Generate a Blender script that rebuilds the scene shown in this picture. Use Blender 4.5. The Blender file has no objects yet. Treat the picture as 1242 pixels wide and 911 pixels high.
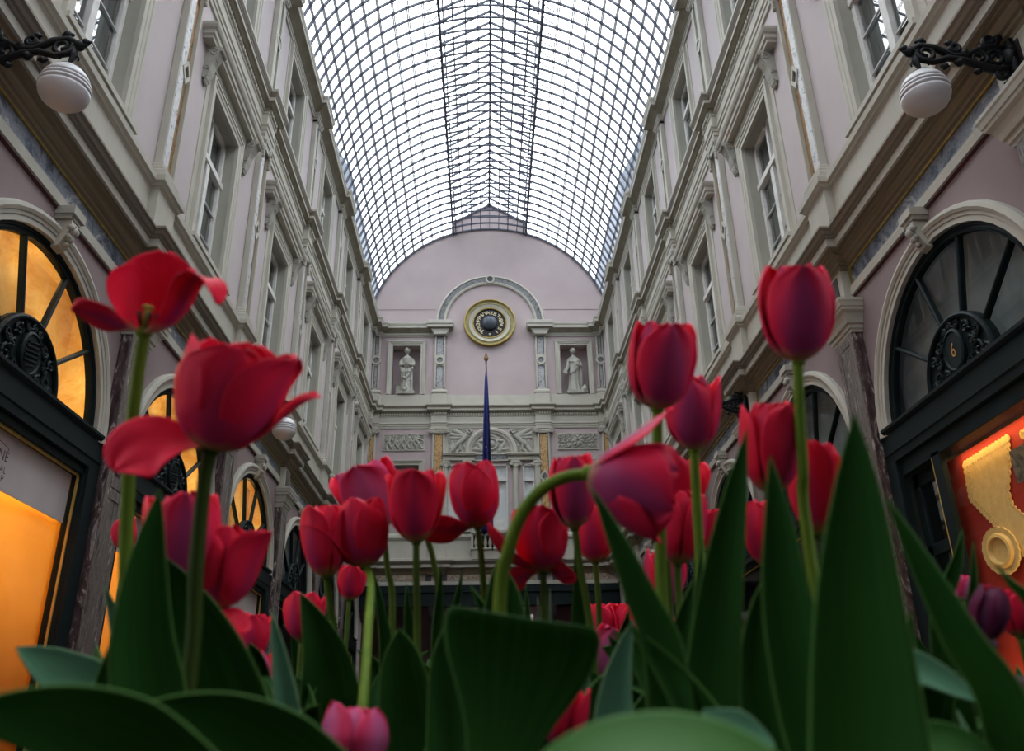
import bpy, bmesh, math, random
from mathutils import Vector, Matrix, noise
random.seed(7)
PI = math.pi
sin, cos = math.sin, math.cos
H = 0.9                      # eye height above the gallery floor
D = 26.6                     # distance of the end wall
P0, PER = 8.40, 3.582        # first pilaster, bay length
XC = 0.06                    # axis of the end wall
scene = bpy.context.scene
COL = scene.collection
SOIL = -0.20

# ------------------------------------------------------------------ camera maths
F_, TH, PSI, ROLL, CX = 1025.9624, 0.41036, 0.034782, 0.018573, -0.1326
def axes():
    fw = Vector((sin(PSI)*cos(TH), cos(PSI)*cos(TH), sin(TH)))
    r = Vector((cos(PSI), -sin(PSI), 0))
    u = r.cross(fw)
    rr = r*cos(ROLL) - u*sin(ROLL)
    uu = r*sin(ROLL) + u*cos(ROLL)
    return rr, uu, fw
RR, UU, FW = axes()
CAMPOS = Vector((CX, 0, 0))
def at(px, py, d):
    """point seen at photo pixel (px,py), d metres from the eye"""
    v = FW + RR*((px-621)/F_) + UU*((455.5-py)/F_)
    return CAMPOS + v.normalized()*d
def onY(px, py, Y):
    v = FW + RR*((px-621)/F_) + UU*((455.5-py)/F_)
    return CAMPOS + v*(Y/v.y)

# ------------------------------------------------------------------ materials
MATS = {}
def new_mat(name):
    m = bpy.data.materials.new(name); m.use_nodes = True
    nt = m.node_tree; nt.nodes.clear()
    out = nt.nodes.new('ShaderNodeOutputMaterial')
    MATS[name] = m
    return m, nt, out
def node(nt, t, **kw):
    n = nt.nodes.new(t)
    for k, v in kw.items():
        if k in n.inputs.keys(): n.inputs[k].default_value = v
        else: setattr(n, k, v)
    return n
def c4(c): return (c[0], c[1], c[2], 1)
def paint(name, col, col2=None, scale=3.0, rough=0.7, metal=0.0, bump=0.0, stretch=(1,1,1), lo=.35, hi=.7, detail=5, spec=.3):
    m, nt, out = new_mat(name)
    b = node(nt, 'ShaderNodeBsdfPrincipled', Roughness=rough, Metallic=metal)
    b.inputs['Specular IOR Level'].default_value = spec
    nt.links.new(b.outputs[0], out.inputs[0])
    tc = node(nt, 'ShaderNodeTexCoord'); mp = node(nt, 'ShaderNodeMapping'); mp.inputs['Scale'].default_value = stretch
    nt.links.new(tc.outputs['Object'], mp.inputs[0])
    nz = node(nt, 'ShaderNodeTexNoise', Scale=scale, Detail=detail, Roughness=.6)
    nt.links.new(mp.outputs[0], nz.inputs['Vector'])
    cr = node(nt, 'ShaderNodeValToRGB')
    cr.color_ramp.elements[0].position = lo; cr.color_ramp.elements[1].position = hi
    cr.color_ramp.elements[0].color = c4(col2 or tuple(x*.86 for x in col)); cr.color_ramp.elements[1].color = c4(col)
    nt.links.new(nz.outputs[0], cr.inputs[0]); nt.links.new(cr.outputs[0], b.inputs['Base Color'])
    if bump:
        bp = node(nt, 'ShaderNodeBump', Strength=bump, Distance=.01)
        nt.links.new(nz.outputs[0], bp.inputs['Height']); nt.links.new(bp.outputs[0], b.inputs['Normal'])
    return m
def marble(name, cols, scale=3, stretch=(1,1,1), rough=.35, dist=2.0):
    m, nt, out = new_mat(name)
    b = node(nt, 'ShaderNodeBsdfPrincipled', Roughness=rough)
    nt.links.new(b.outputs[0], out.inputs[0])
    tc = node(nt, 'ShaderNodeTexCoord'); mp = node(nt, 'ShaderNodeMapping'); mp.inputs['Scale'].default_value = stretch
    nt.links.new(tc.outputs['Object'], mp.inputs[0])
    n1 = node(nt, 'ShaderNodeTexNoise', Scale=scale, Detail=8, Roughness=.65, Distortion=dist)
    nt.links.new(mp.outputs[0], n1.inputs['Vector'])
    cr = node(nt, 'ShaderNodeValToRGB'); e = cr.color_ramp.elements
    n = len(cols)
    e[0].position = .37; e[0].color = c4(cols[0]); e[1].position = .63; e[1].color = c4(cols[-1])
    for i in range(1, n-1):
        x = e.new(.37+.26*i/(n-1)); x.color = c4(cols[i])
    nt.links.new(n1.outputs[0], cr.inputs[0]); nt.links.new(cr.outputs[0], b.inputs['Base Color'])
    return m
def glass(name, tint=(.9,.94,.95), refl=1.5, diff=0.0, dcol=(.8,.8,.8), rough=.02, graze=.8):
    m, nt, out = new_mat(name)
    tr = node(nt, 'ShaderNodeBsdfTransparent', Color=c4(tint))
    gl = node(nt, 'ShaderNodeBsdfGlossy', Roughness=rough)
    lw = node(nt, 'ShaderNodeLayerWeight', Blend=.5)
    pw = node(nt, 'ShaderNodeMath', operation='POWER'); pw.inputs[1].default_value = 4.0; nt.links.new(lw.outputs['Facing'], pw.inputs[0])
    f0 = ((refl-1)/(refl+1))**2
    fr = node(nt, 'ShaderNodeMath', operation='MULTIPLY_ADD'); fr.inputs[1].default_value = (1-f0)*graze; fr.inputs[2].default_value = f0; nt.links.new(pw.outputs[0], fr.inputs[0])
    mx = node(nt, 'ShaderNodeMixShader')
    nt.links.new(fr.outputs[0], mx.inputs[0]); nt.links.new(tr.outputs[0], mx.inputs[1]); nt.links.new(gl.outputs[0], mx.inputs[2])
    last = mx
    if diff:
        df = node(nt, 'ShaderNodeBsdfTranslucent', Color=c4(dcol))
        m2 = node(nt, 'ShaderNodeMixShader', Fac=diff)
        nt.links.new(mx.outputs[0], m2.inputs[1]); nt.links.new(df.outputs[0], m2.inputs[2]); last = m2
    nt.links.new(last.outputs[0], out.inputs[0])
    return m
def emit(name, col, s):
    m, nt, out = new_mat(name)
    e = node(nt, 'ShaderNodeEmission', Color=c4(col), Strength=s); nt.links.new(e.outputs[0], out.inputs[0])
    return m

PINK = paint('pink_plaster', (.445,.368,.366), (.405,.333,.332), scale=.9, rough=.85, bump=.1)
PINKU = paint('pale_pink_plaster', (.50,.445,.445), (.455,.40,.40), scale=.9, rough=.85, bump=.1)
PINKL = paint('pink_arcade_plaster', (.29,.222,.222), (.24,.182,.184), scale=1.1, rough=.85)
PINKD = paint('pink_plaster_deep', (.36,.25,.265), (.31,.21,.225), scale=1.2, rough=.85)
CREAM = paint('cream_paint', (.47,.45,.385), (.42,.40,.34), scale=2.2, rough=.7)
STONE = paint('grey_cream_stone', (.40,.39,.34), (.32,.31,.27), scale=5, rough=.8)
REVEAL = paint('reveal_paint', (.37,.365,.31), (.33,.325,.275), scale=2, rough=.8)
SOFFIT = paint('soffit_shade_brown', (.26,.205,.135), (.18,.14,.085), scale=3, stretch=(14,.25,14), rough=.6)  # cream cove browned: underside shade and warm shop glow put into the colour
GILT = paint('gilding', (.48,.36,.11), (.30,.21,.05), scale=9, rough=.42, metal=.35)
REDL = paint('dark_red_line', (.10,.025,.035), rough=.7)
BLUEM = marble('blue_marble', [(.02,.028,.05),(.085,.105,.15),(.20,.22,.25),(.12,.14,.19),(.38,.39,.39)], scale=2.4, rough=.4, dist=2.6)
GREYM = marble('grey_pilaster_marble', [(.022,.016,.016),(.085,.065,.06),(.20,.175,.155),(.075,.055,.05),(.16,.135,.12),(.42,.39,.35)], scale=3.6, stretch=(3.4,3.4,.55), rough=.35)
PURPM = marble('purple_marble', [(.018,.010,.012),(.055,.032,.034),(.085,.055,.055),(.40,.35,.33)], scale=3.6, stretch=(2.4,2.4,.8), rough=.32)
YELE = marble('yellow_marble_light', [(.16,.075,.02),(.40,.22,.075),(.52,.33,.13),(.40,.25,.10)], scale=4.5, rough=.4)
YELM = marble('yellow_marble', [(.09,.04,.012),(.22,.115,.035),(.33,.20,.08),(.24,.14,.06)], scale=5.5, rough=.4)
VEINED = marble('veined_white_border', [(.13,.13,.14),(.40,.40,.41),(.46,.455,.44),(.47,.465,.45)], scale=7, rough=.45)
MOULD_SHADE = paint('moulding_shade_brown', (.26,.228,.185), (.20,.173,.138), scale=3, stretch=(9,.4,9), rough=.65)  # cream mouldings darkened, the shade of their undersides is in the colour
COVE_SHADE = paint('soffit_shade_olive', (.27,.25,.185), (.21,.19,.14), scale=4, rough=.7)  # shaded undersides of the upper cornices, toned into the colour
ROOFS = paint('slate_roofs', (.13,.15,.18), (.09,.105,.13), scale=1.5, rough=.6)
WHIM = marble('white_grey_marble', [(.10,.10,.105),(.26,.26,.265),(.36,.36,.36),(.42,.42,.41)], scale=5, rough=.4)
DGRM = marble('dark_grey_marble', [(.03,.03,.034),(.11,.11,.112),(.20,.205,.20),(.07,.07,.07)], scale=5, rough=.4)
DARKM = marble('near_black_marble', [(.012,.010,.010),(.035,.028,.03),(.06,.05,.05)], scale=6, rough=.3)
TEAL = paint('dark_green_joinery', (.008,.0155,.017), (.006,.011,.012), scale=4, rough=.5, spec=.14)
BLACK = paint('black_iron', (.006,.007,.008), rough=.55, spec=.25)
WHITEP = paint('white_window_paint', (.72,.71,.68), (.58,.565,.53), scale=7, rough=.55)
IRON = paint('blue_grey_iron', (.085,.09,.12), (.06,.065,.09), scale=6, rough=.5, metal=.2)
IRONL = paint('pale_purlin_paint', (.48,.475,.47), (.40,.395,.39), scale=6, rough=.6)
BRASS = paint('brass', (.66,.46,.13), (.50,.32,.07), scale=5, rough=.35, metal=.35)
MILK = paint('milk_glass', (.60,.60,.61), (.57,.57,.58), rough=.3, spec=.35)
VGLASS = glass('vault_glass', (.93,.955,.97), 1.18, .10, (.85,.9,.95), graze=.12)
WGLASS = glass('window_glass', (.72,.76,.76), 2.9, graze=1.0)
FGLASS = glass('fanlight_glass', (.86,.86,.84), 1.45, graze=.35)
SGLASS = glass('shop_glass', (.93,.93,.92), 1.3, graze=.3)
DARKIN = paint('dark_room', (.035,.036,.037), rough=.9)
CURT = paint('grey_curtain', (.21,.245,.25), (.15,.178,.185), scale=1.6, stretch=(1,2.2,.8), rough=.9)
CURTW = paint('white_curtain', (.84,.87,.89), (.74,.77,.80), scale=6, stretch=(6,1,.4), rough=.9)
SHOPW = paint('shop_cream_wall', (.75,.52,.20), (.62,.40,.13), scale=1.8, stretch=(1,1.2,.7), rough=.8, detail=2)
def backlit(name, c1, c2, fac):
    m = paint(name, c1, c2, scale=1.2, rough=.7, detail=2); nt = m.node_tree
    b = [n for n in nt.nodes if n.type == 'BSDF_PRINCIPLED'][0]; out = [n for n in nt.nodes if n.type == 'OUTPUT_MATERIAL'][0]; cr = [n for n in nt.nodes if n.type == 'VALTORGB'][0]
    tl = node(nt, 'ShaderNodeBsdfTranslucent'); nt.links.new(cr.outputs[0], tl.inputs[0])
    ms = node(nt, 'ShaderNodeMixShader', Fac=fac); nt.links.new(b.outputs[0], ms.inputs[1]); nt.links.new(tl.outputs[0], ms.inputs[2]); nt.links.new(ms.outputs[0], out.inputs[0])
    return m
BLIND = marble('amber_blind', [(.62,.34,.09),(.80,.52,.18),(.86,.64,.30),(.78,.48,.15)], scale=1.3, stretch=(1,.8,1.3), rough=.7, dist=1.6)
ORANGE = backlit('orange_paper', (.88,.60,.15), (.80,.50,.09), .55)
WBOARD0 = paint('orange_paper', (.80,.44,.07), (.72,.36,.05), scale=1.2, rough=.7, detail=2)
WBOARD = backlit('white_board', (.58,.56,.60), (.52,.49,.52), .12)
INK = paint('dark_plum_ink', (.05,.02,.05), rough=.6)
REDCLOTH = paint('red_cloth', (.42,.035,.015), (.34,.025,.012), scale=3, rough=.8)
LACE = paint('cream_lace', (.80,.55,.20), (.68,.45,.15), scale=14, rough=.85, bump=.3)
PHOTO = marble('old_photo', [(.02,.02,.02),(.10,.09,.07),(.2,.17,.12)], scale=7, rough=.3)
NAVY = paint('navy_flag_cloth', (.020,.030,.17), (.013,.018,.10), scale=9, rough=.75)
YELLOW = paint('yellow_star', (.75,.60,.08), rough=.7)
BLACKD = paint('black_dial', (.010,.008,.010), rough=.4)
STEEL = paint('blue_grey_globe', (.085,.10,.125), (.05,.06,.08), scale=3, stretch=(4,1,.6), rough=.35)
GOLDL = paint('gold_letters', (.80,.68,.42), rough=.4)
SLATE = paint('stone_floor', (.12,.105,.095), (.08,.07,.065), scale=2, rough=.4)
WOOD = paint('planter_wood', (.08,.05,.03), (.05,.03,.02), scale=4, stretch=(.4,6,6), rough=.7)
EARTH = paint('potting_soil', (.028,.018,.012), (.012,.008,.005), scale=40, rough=.95, bump=.8)
PISTIL = paint('pistil_green', (.40,.42,.10), (.30,.34,.06), scale=60, rough=.6)

def petal_mat(name, body, edge, base, inner, lo=.25):
    m, nt, out = new_mat(name)
    b = node(nt, 'ShaderNodeBsdfPrincipled', Roughness=.42)
    b.inputs['Specular IOR Level'].default_value = .15
    uv = node(nt, 'ShaderNodeUVMap'); sp = node(nt, 'ShaderNodeSeparateXYZ'); nt.links.new(uv.outputs[0], sp.inputs[0])
    # v runs across the petal (0..1), u from base to tip
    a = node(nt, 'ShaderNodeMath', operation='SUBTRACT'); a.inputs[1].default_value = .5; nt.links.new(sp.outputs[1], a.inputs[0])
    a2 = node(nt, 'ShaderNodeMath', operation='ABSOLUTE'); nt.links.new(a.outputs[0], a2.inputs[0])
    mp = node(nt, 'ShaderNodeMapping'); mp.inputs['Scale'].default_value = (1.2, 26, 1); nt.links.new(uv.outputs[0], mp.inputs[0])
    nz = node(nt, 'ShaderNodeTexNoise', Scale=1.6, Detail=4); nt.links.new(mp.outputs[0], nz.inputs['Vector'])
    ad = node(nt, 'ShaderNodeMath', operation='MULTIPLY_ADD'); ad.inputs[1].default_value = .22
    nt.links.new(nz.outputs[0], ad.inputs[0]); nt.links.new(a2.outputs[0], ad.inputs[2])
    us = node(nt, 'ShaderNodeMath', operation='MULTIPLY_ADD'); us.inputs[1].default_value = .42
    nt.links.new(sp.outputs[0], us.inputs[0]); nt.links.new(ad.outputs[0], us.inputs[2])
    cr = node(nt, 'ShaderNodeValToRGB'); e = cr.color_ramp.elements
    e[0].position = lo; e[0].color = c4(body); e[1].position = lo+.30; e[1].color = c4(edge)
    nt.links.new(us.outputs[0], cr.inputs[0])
    crb = node(nt, 'ShaderNodeValToRGB'); e = crb.color_ramp.elements
    e[0].position = .03; e[0].color = (0,0,0,1); e[1].position = .22; e[1].color = (1,1,1,1)
    nt.links.new(sp.outputs[0], crb.inputs[0])
    mx = node(nt, 'ShaderNodeMix', data_type='RGBA'); mx.inputs['A'].default_value = c4(base)
    nt.links.new(crb.outputs[0], mx.inputs[0]); nt.links.new(cr.outputs[0], mx.inputs['B'])
    # the inner face of the petal is a purer red
    gm = node(nt, 'ShaderNodeNewGeometry'); m3 = node(nt, 'ShaderNodeMix', data_type='RGBA'); m3.inputs['B'].default_value = c4(inner)
    nt.links.new(gm.outputs['Backfacing'], m3.inputs[0]); nt.links.new(mx.outputs['Result'], m3.inputs['A'])
    nt.links.new(m3.outputs['Result'], b.inputs['Base Color'])
    tl = node(nt, 'ShaderNodeBsdfTranslucent'); nt.links.new(m3.outputs['Result'], tl.inputs[0])
    ms = node(nt, 'ShaderNodeMixShader', Fac=.38); nt.links.new(b.outputs[0], ms.inputs[1]); nt.links.new(tl.outputs[0], ms.inputs[2])
    bp = node(nt, 'ShaderNodeBump', Strength=.25, Distance=.002); nt.links.new(nz.outputs[0], bp.inputs['Height']); nt.links.new(bp.outputs[0], b.inputs['Normal'])
    nt.links.new(ms.outputs[0], out.inputs[0])
    return m
PET = {
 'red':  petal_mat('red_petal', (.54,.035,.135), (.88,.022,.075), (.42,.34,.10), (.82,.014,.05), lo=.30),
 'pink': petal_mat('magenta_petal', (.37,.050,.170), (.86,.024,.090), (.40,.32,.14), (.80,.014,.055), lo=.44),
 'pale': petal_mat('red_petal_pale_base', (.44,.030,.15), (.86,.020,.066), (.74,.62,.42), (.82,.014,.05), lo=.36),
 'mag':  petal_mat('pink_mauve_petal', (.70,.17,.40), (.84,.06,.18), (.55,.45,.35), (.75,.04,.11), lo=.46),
 'bud':  petal_mat('withered_purple_petal', (.085,.018,.06), (.16,.02,.07), (.10,.08,.03), (.12,.02,.05), lo=.3),
}
def leaf_mat(name, c1, c2, rim, rough=.42):
    m, nt, out = new_mat(name)
    b = node(nt, 'ShaderNodeBsdfPrincipled', Roughness=rough); b.inputs['Specular IOR Level'].default_value = .10
    uv = node(nt, 'ShaderNodeUVMap'); mp = node(nt, 'ShaderNodeMapping'); mp.inputs['Scale'].default_value = (.8, 22, 1)
    nt.links.new(uv.outputs[0], mp.inputs[0])
    nz = node(nt, 'ShaderNodeTexNoise', Scale=2, Detail=4); nt.links.new(mp.outputs[0], nz.inputs['Vector'])
    cr = node(nt, 'ShaderNodeValToRGB'); e = cr.color_ramp.elements
    e[0].position = .3; e[0].color = c4(c1); e[1].position = .75; e[1].color = c4(c2)
    nt.links.new(nz.outputs[0], cr.inputs[0])
    sp = node(nt, 'ShaderNodeSeparateXYZ'); nt.links.new(uv.outputs[0], sp.inputs[0])
    a = node(nt, 'ShaderNodeMath', operation='SUBTRACT'); a.inputs[1].default_value = .5; nt.links.new(sp.outputs[1], a.inputs[0])
    a2 = node(nt, 'ShaderNodeMath', operation='ABSOLUTE'); nt.links.new(a.outputs[0], a2.inputs[0])
    cr2 = node(nt, 'ShaderNodeValToRGB'); e = cr2.color_ramp.elements
    e[0].position = .475; e[0].color = (0,0,0,1); e[1].position = .495; e[1].color = (1,1,1,1)
    nt.links.new(a2.outputs[0], cr2.inputs[0])
    mx = node(nt, 'ShaderNodeMix', data_type='RGBA'); mx.inputs['B'].default_value = c4(rim)
    nt.links.new(cr2.outputs[0], mx.inputs[0]); nt.links.new(cr.outputs[0], mx.inputs['A'])
    nt.links.new(mx.outputs['Result'], b.inputs['Base Color'])
    tl = node(nt, 'ShaderNodeBsdfTranslucent'); nt.links.new(mx.outputs['Result'], tl.inputs[0])
    ms = node(nt, 'ShaderNodeMixShader', Fac=.18); nt.links.new(b.outputs[0], ms.inputs[1]); nt.links.new(tl.outputs[0], ms.inputs[2])
    bp = node(nt, 'ShaderNodeBump', Strength=.2, Distance=.002); nt.links.new(nz.outputs[0], bp.inputs['Height']); nt.links.new(bp.outputs[0], b.inputs['Normal'])
    nt.links.new(ms.outputs[0], out.inputs[0])
    return m
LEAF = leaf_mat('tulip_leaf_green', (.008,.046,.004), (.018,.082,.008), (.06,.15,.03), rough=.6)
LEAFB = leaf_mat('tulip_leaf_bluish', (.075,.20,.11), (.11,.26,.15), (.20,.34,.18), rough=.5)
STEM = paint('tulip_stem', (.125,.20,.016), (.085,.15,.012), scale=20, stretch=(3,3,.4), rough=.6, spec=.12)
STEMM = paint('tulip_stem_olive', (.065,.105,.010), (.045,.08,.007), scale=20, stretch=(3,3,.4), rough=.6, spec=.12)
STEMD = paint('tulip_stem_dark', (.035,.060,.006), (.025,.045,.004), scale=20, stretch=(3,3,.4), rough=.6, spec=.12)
STEMP = paint('tulip_stem_purple', (.09,.02,.04), (.06,.015,.03), scale=20, rough=.5)

# ------------------------------------------------------------------ mesh builder
class MB:
    def __init__(s, sg=1): s.v = []; s.f = []; s.uv = {}; s.sg = sg
    def add(s, vs, fs):
        b = len(s.v); s.v += [Vector(v) for v in vs]
        s.f += [tuple(i+b for i in f) for f in fs]
        return b
    def box(s, x0, x1, y0, y1, z0, z1):
        if x0 > x1: x0, x1 = x1, x0
        if y0 > y1: y0, y1 = y1, y0
        if z0 > z1: z0, z1 = z1, z0
        s.add([(x0,y0,z0),(x1,y0,z0),(x1,y1,z0),(x0,y1,z0),(x0,y0,z1),(x1,y0,z1),(x1,y1,z1),(x0,y1,z1)],
              [(0,3,2,1),(4,5,6,7),(0,1,5,4),(1,2,6,5),(2,3,7,6),(3,0,4,7)])
        return s
    def quad(s, a, b, c, d): s.add([a,b,c,d], [(0,1,2,3)]); return s
    def prism(s, pts, fn, t0, t1):
        """extrude polygon pts (p,q) with fn(p,q,t)->xyz from t0 to t1"""
        n = len(pts)
        s.add([fn(p,q,t0) for p,q in pts]+[fn(p,q,t1) for p,q in pts],
              [tuple(range(n))[::-1], tuple(range(n,2*n))]+[(i,(i+1)%n,n+(i+1)%n,n+i) for i in range(n)])
        return s
    def tube(s, pts, rad, n=8, cap=True, up=None):
        pts = [Vector(p) for p in pts]
        if not hasattr(rad, '__len__'): rad = [rad]*len(pts)
        rings = []; prev = None
        for i, p in enumerate(pts):
            t = (pts[min(i+1,len(pts)-1)]-pts[max(i-1,0)]).normalized()
            if prev is None:
                ref = Vector((0,0,1)) if abs(t.z) < .9 else Vector((1,0,0))
                a = t.cross(ref).normalized()
            else:
                a = (prev - t*prev.dot(t)).normalized()
            prev = a; b = t.cross(a)
            rings.append([p+a*cos(2*PI*k/n)*rad[i]+b*sin(2*PI*k/n)*rad[i] for k in range(n)])
        vs = [v for r in rings for v in r]; m = len(rings)
        fs = [(i*n+k, i*n+(k+1)%n, (i+1)*n+(k+1)%n, (i+1)*n+k) for i in range(m-1) for k in range(n)]
        if cap: fs += [tuple(range(n))[::-1], tuple(range((m-1)*n, m*n))]
        s.add(vs, fs); return s
    def lathe(s, prof, c, ax='z', n=20, closed=False):
        """prof: (r,h) pairs about axis through c"""
        c = Vector(c); vs = []
        for r, h in prof:
            for k in range(n):
                a = 2*PI*k/n; x, y = r*cos(a), r*sin(a)
                vs.append(c+(Vector((x,y,h)) if ax == 'z' else Vector((x,-h,y)) if ax == 'y' else Vector((h,x,y))))
        m = len(prof)
        fs = [(i*n+k, i*n+(k+1)%n, (i+1)*n+(k+1)%n, (i+1)*n+k) for i in range(m-1) for k in range(n)]
        if closed: fs += [((m-1)*n+k, (m-1)*n+(k+1)%n, (k+1)%n, k) for k in range(n)]
        else: fs += [tuple(range(n))[::-1], tuple(range((m-1)*n, m*n))]
        s.add(vs, fs); return s
    def sweep(s, prof, path, off=0.0):
        """profile (d,z) swept along a plan path; d grows to the right of the path"""
        n = len(path); k = len(prof); nr = []
        seg = []
        for i in range(n-1):
            t = (Vector(path[i+1])-Vector(path[i])).normalized(); seg.append(Vector((t.y,-t.x)))
        vs = []
        for i in range(n):
            a = seg[max(i-1,0)]; b = seg[min(i,n-2)]
            m = (a+b)/(1+a.dot(b)) if (1+a.dot(b)) > .05 else a
            for d, z in prof:
                q = Vector(path[i])+m*d; vs.append((q.x,q.y,z))
        fs = [(i*k+j, i*k+(j+1)%k, (i+1)*k+(j+1)%k, (i+1)*k+j) for i in range(n-1) for j in range(k)]
        fs += [tuple(range(k))[::-1], tuple(range((n-1)*k, n*k))]
        s.add(vs, fs); return s
    def height(s, o, ex, ey, en, w, h, nx, ny, hf):
        """relief: grid w x h at o spanned by ex,ey, raised along en by hf(x,y)"""
        o, ex, ey, en = Vector(o), Vector(ex), Vector(ey), Vector(en)
        vs = [o+ex*(w*i/nx)+ey*(h*j/ny)+en*hf(w*i/nx, h*j/ny) for j in range(ny+1) for i in range(nx+1)]
        fs = [(j*(nx+1)+i, j*(nx+1)+i+1, (j+1)*(nx+1)+i+1, (j+1)*(nx+1)+i) for j in range(ny) for i in range(nx)]
        s.add(vs, fs); return s
    def sheet(s, rows):
        """rows of points -> grid with uv (u along rows index, v across)"""
        m, n = len(rows), len(rows[0]); b = s.add([p for r in rows for p in r],
            [(i*n+j, i*n+j+1, (i+1)*n+j+1, (i+1)*n+j) for i in range(m-1) for j in range(n-1)])
        for i in range(m):
            for j in range(n): s.uv[b+i*n+j] = (i/(m-1), j/(n-1))
        return s
    def build(s, name, mat, parent=None, loc=None, smooth=False, bevel=0, recalc=True, subsurf=0, solid=0):
        base = Vector(loc) if loc is not None else Vector((0,0,0))
        if parent is not None:
            r = parent
            while r.parent: r = r.parent
            base = Vector(r['_o']) if '_o' in r else Vector(r.location)
        me = bpy.data.meshes.new(name)
        vs = [(v.x*s.sg-base.x, v.y-base.y, v.z-base.z) for v in s.v]
        me.from_pydata(vs, [], [f if s.sg > 0 else f[::-1] for f in s.f])
        if s.uv:
            ul = me.uv_layers.new(name='UVMap')
            for l in me.loops: ul.data[l.index].uv = s.uv.get(l.vertex_index, (0,0))
        if recalc:
            bm = bmesh.new(); bm.from_mesh(me); bmesh.ops.recalc_face_normals(bm, faces=bm.faces); bm.to_mesh(me); bm.free()
        me.materials.append(mat)
        if smooth:
            for p in me.polygons: p.use_smooth = True
        o = bpy.data.objects.new(name, me); COL.objects.link(o)
        if parent is not None: o.parent = parent
        else: o.location = base
        if bevel:
            md = o.modifiers.new('bevel', 'BEVEL'); md.width = bevel; md.segments = 2; md.limit_method = 'ANGLE'
        if subsurf:
            md = o.modifiers.new('sub', 'SUBSURF'); md.levels = subsurf; md.render_levels = subsurf
        if solid:
            md = o.modifiers.new('thick', 'SOLIDIFY'); md.thickness = solid; md.offset = 0
        return o

def tag(o, label, cat, group=None):
    o['label'] = label; o['category'] = cat
    if group: o['group'] = group
    return o
def empty(name, loc, label=None, cat=None, group=None, kind=None):
    o = bpy.data.objects.new(name, None); COL.objects.link(o); o.location = loc; o.empty_display_size = .1
    if label: tag(o, label, cat, group)
    if kind: o['kind'] = kind
    return o
def struct(o): o['kind'] = 'structure'; return o
def copy_tree(o, dloc=(0,0,0), parent=None):
    c = o.copy(); COL.objects.link(c)
    if parent is not None: c.parent = parent
    else: c.location = Vector(o.location)+Vector(dloc)
    for ch in list(o.children): copy_tree(ch, parent=c)
    return c
def text_mesh(mb, body, size, fn, depth=.01):
    cu = bpy.data.curves.new('t', 'FONT'); cu.body = body; cu.size = size; cu.align_x = 'CENTER'; cu.align_y = 'CENTER'; cu.extrude = depth; cu.resolution_u = 3
    ob = bpy.data.objects.new('t', cu); COL.objects.link(ob)
    dg = bpy.context.evaluated_depsgraph_get(); me = bpy.data.meshes.new_from_object(ob.evaluated_get(dg))
    mb.add([fn(v.co) for v in me.vertices], [tuple(p.vertices) for p in me.polygons])
    bpy.data.objects.remove(ob); bpy.data.meshes.remove(me); bpy.data.curves.remove(cu)
def capsules(caps, soft=.02):
    """height function from strokes (x0,y0,x1,y1,r,h)"""
    def hf(x, y):
        best = 0
        for (x0,y0,x1,y1,r,h) in caps:
            dx, dy = x1-x0, y1-y0; L = dx*dx+dy*dy
            t = 0 if L == 0 else max(0, min(1, ((x-x0)*dx+(y-y0)*dy)/L))
            q = ((x-x0-dx*t)**2+(y-y0-dy*t)**2)/(r*r)
            if q < 1: best = max(best, h*math.sqrt(1-q))
        return best
    return hf
def scrolls(w, h, rows, cols, seed, r=.02, hh=.03, leafy=True):
    rnd = random.Random(seed); out = []
    for i in range(cols):
        for j in range(rows):
            cx, cy = w*(i+.5)/cols+rnd.uniform(-.1,.1)*w/cols, h*(j+.5)/rows+rnd.uniform(-.1,.1)*h/rows
            R = min(w/cols, h/rows)*.48; a0 = rnd.uniform(0,2*PI); sg = rnd.choice((-1,1)); prev = None
            for t in range(12):
                rr = R*(1-t/13); a = a0+sg*t*.62; p = (cx+rr*cos(a), cy+rr*sin(a))
                if prev: out.append((prev[0],prev[1],p[0],p[1], r*(1-.03*t), hh))
                prev = p
            if leafy:
                for t in range(3):
                    a = rnd.uniform(0,2*PI); out.append((cx+R*.9*cos(a), cy+R*.9*sin(a), cx+R*1.3*cos(a+.4), cy+R*1.3*sin(a+.4), r*1.2, hh*.8))
    return out

# ------------------------------------------------------------------ where things repeat
PIL = [P0+PER*k for k in range(-3, 6)]            # pilaster axes, the last one sits in the corner
BAYS = [P0+PER*(k+.5) for k in range(-3, 5)]      # bay axes
Y0 = -9.0
HP = .215                                          # half width of a projecting break
def plan_path(delta, hw, ends='all', cx=1.74, corner=True):
    """plan of the room's wall line with the breaks at the pilasters"""
    L = [(-4, Y0)]
    for y in PIL:
        if y-hw < Y0+.05: continue
        if y+hw > D-.1:
            L += [(-4,y-hw),(-4+delta,y-hw)]
            break
        L += [(-4,y-hw),(-4+delta,y-hw),(-4+delta,y+hw),(-4,y+hw)]
    L += [(-4+delta,D-delta),(-3.72,D-delta),(-3.72,D)]
    for sx in (-1,):
        a, b = XC-cx-hw, XC-cx+hw
        L += [(a,D),(a,D-delta),(b,D-delta),(b,D)]
    left = L
    right = [(-x,y) for x,y in reversed(L)]
    right = [(x+(2*XC if abs(x) < 3 else 0), y) for x,y in right]
    if ends == 'all': return [left+right]
    if ends == 'split':                       # stop after the inner pilasters of the end wall
        return [left, right]
    if ends == 'gap':
        g = .53
        return [left+[(XC-g-.05,D)], [(XC+g-.05,D)]+right]

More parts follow.
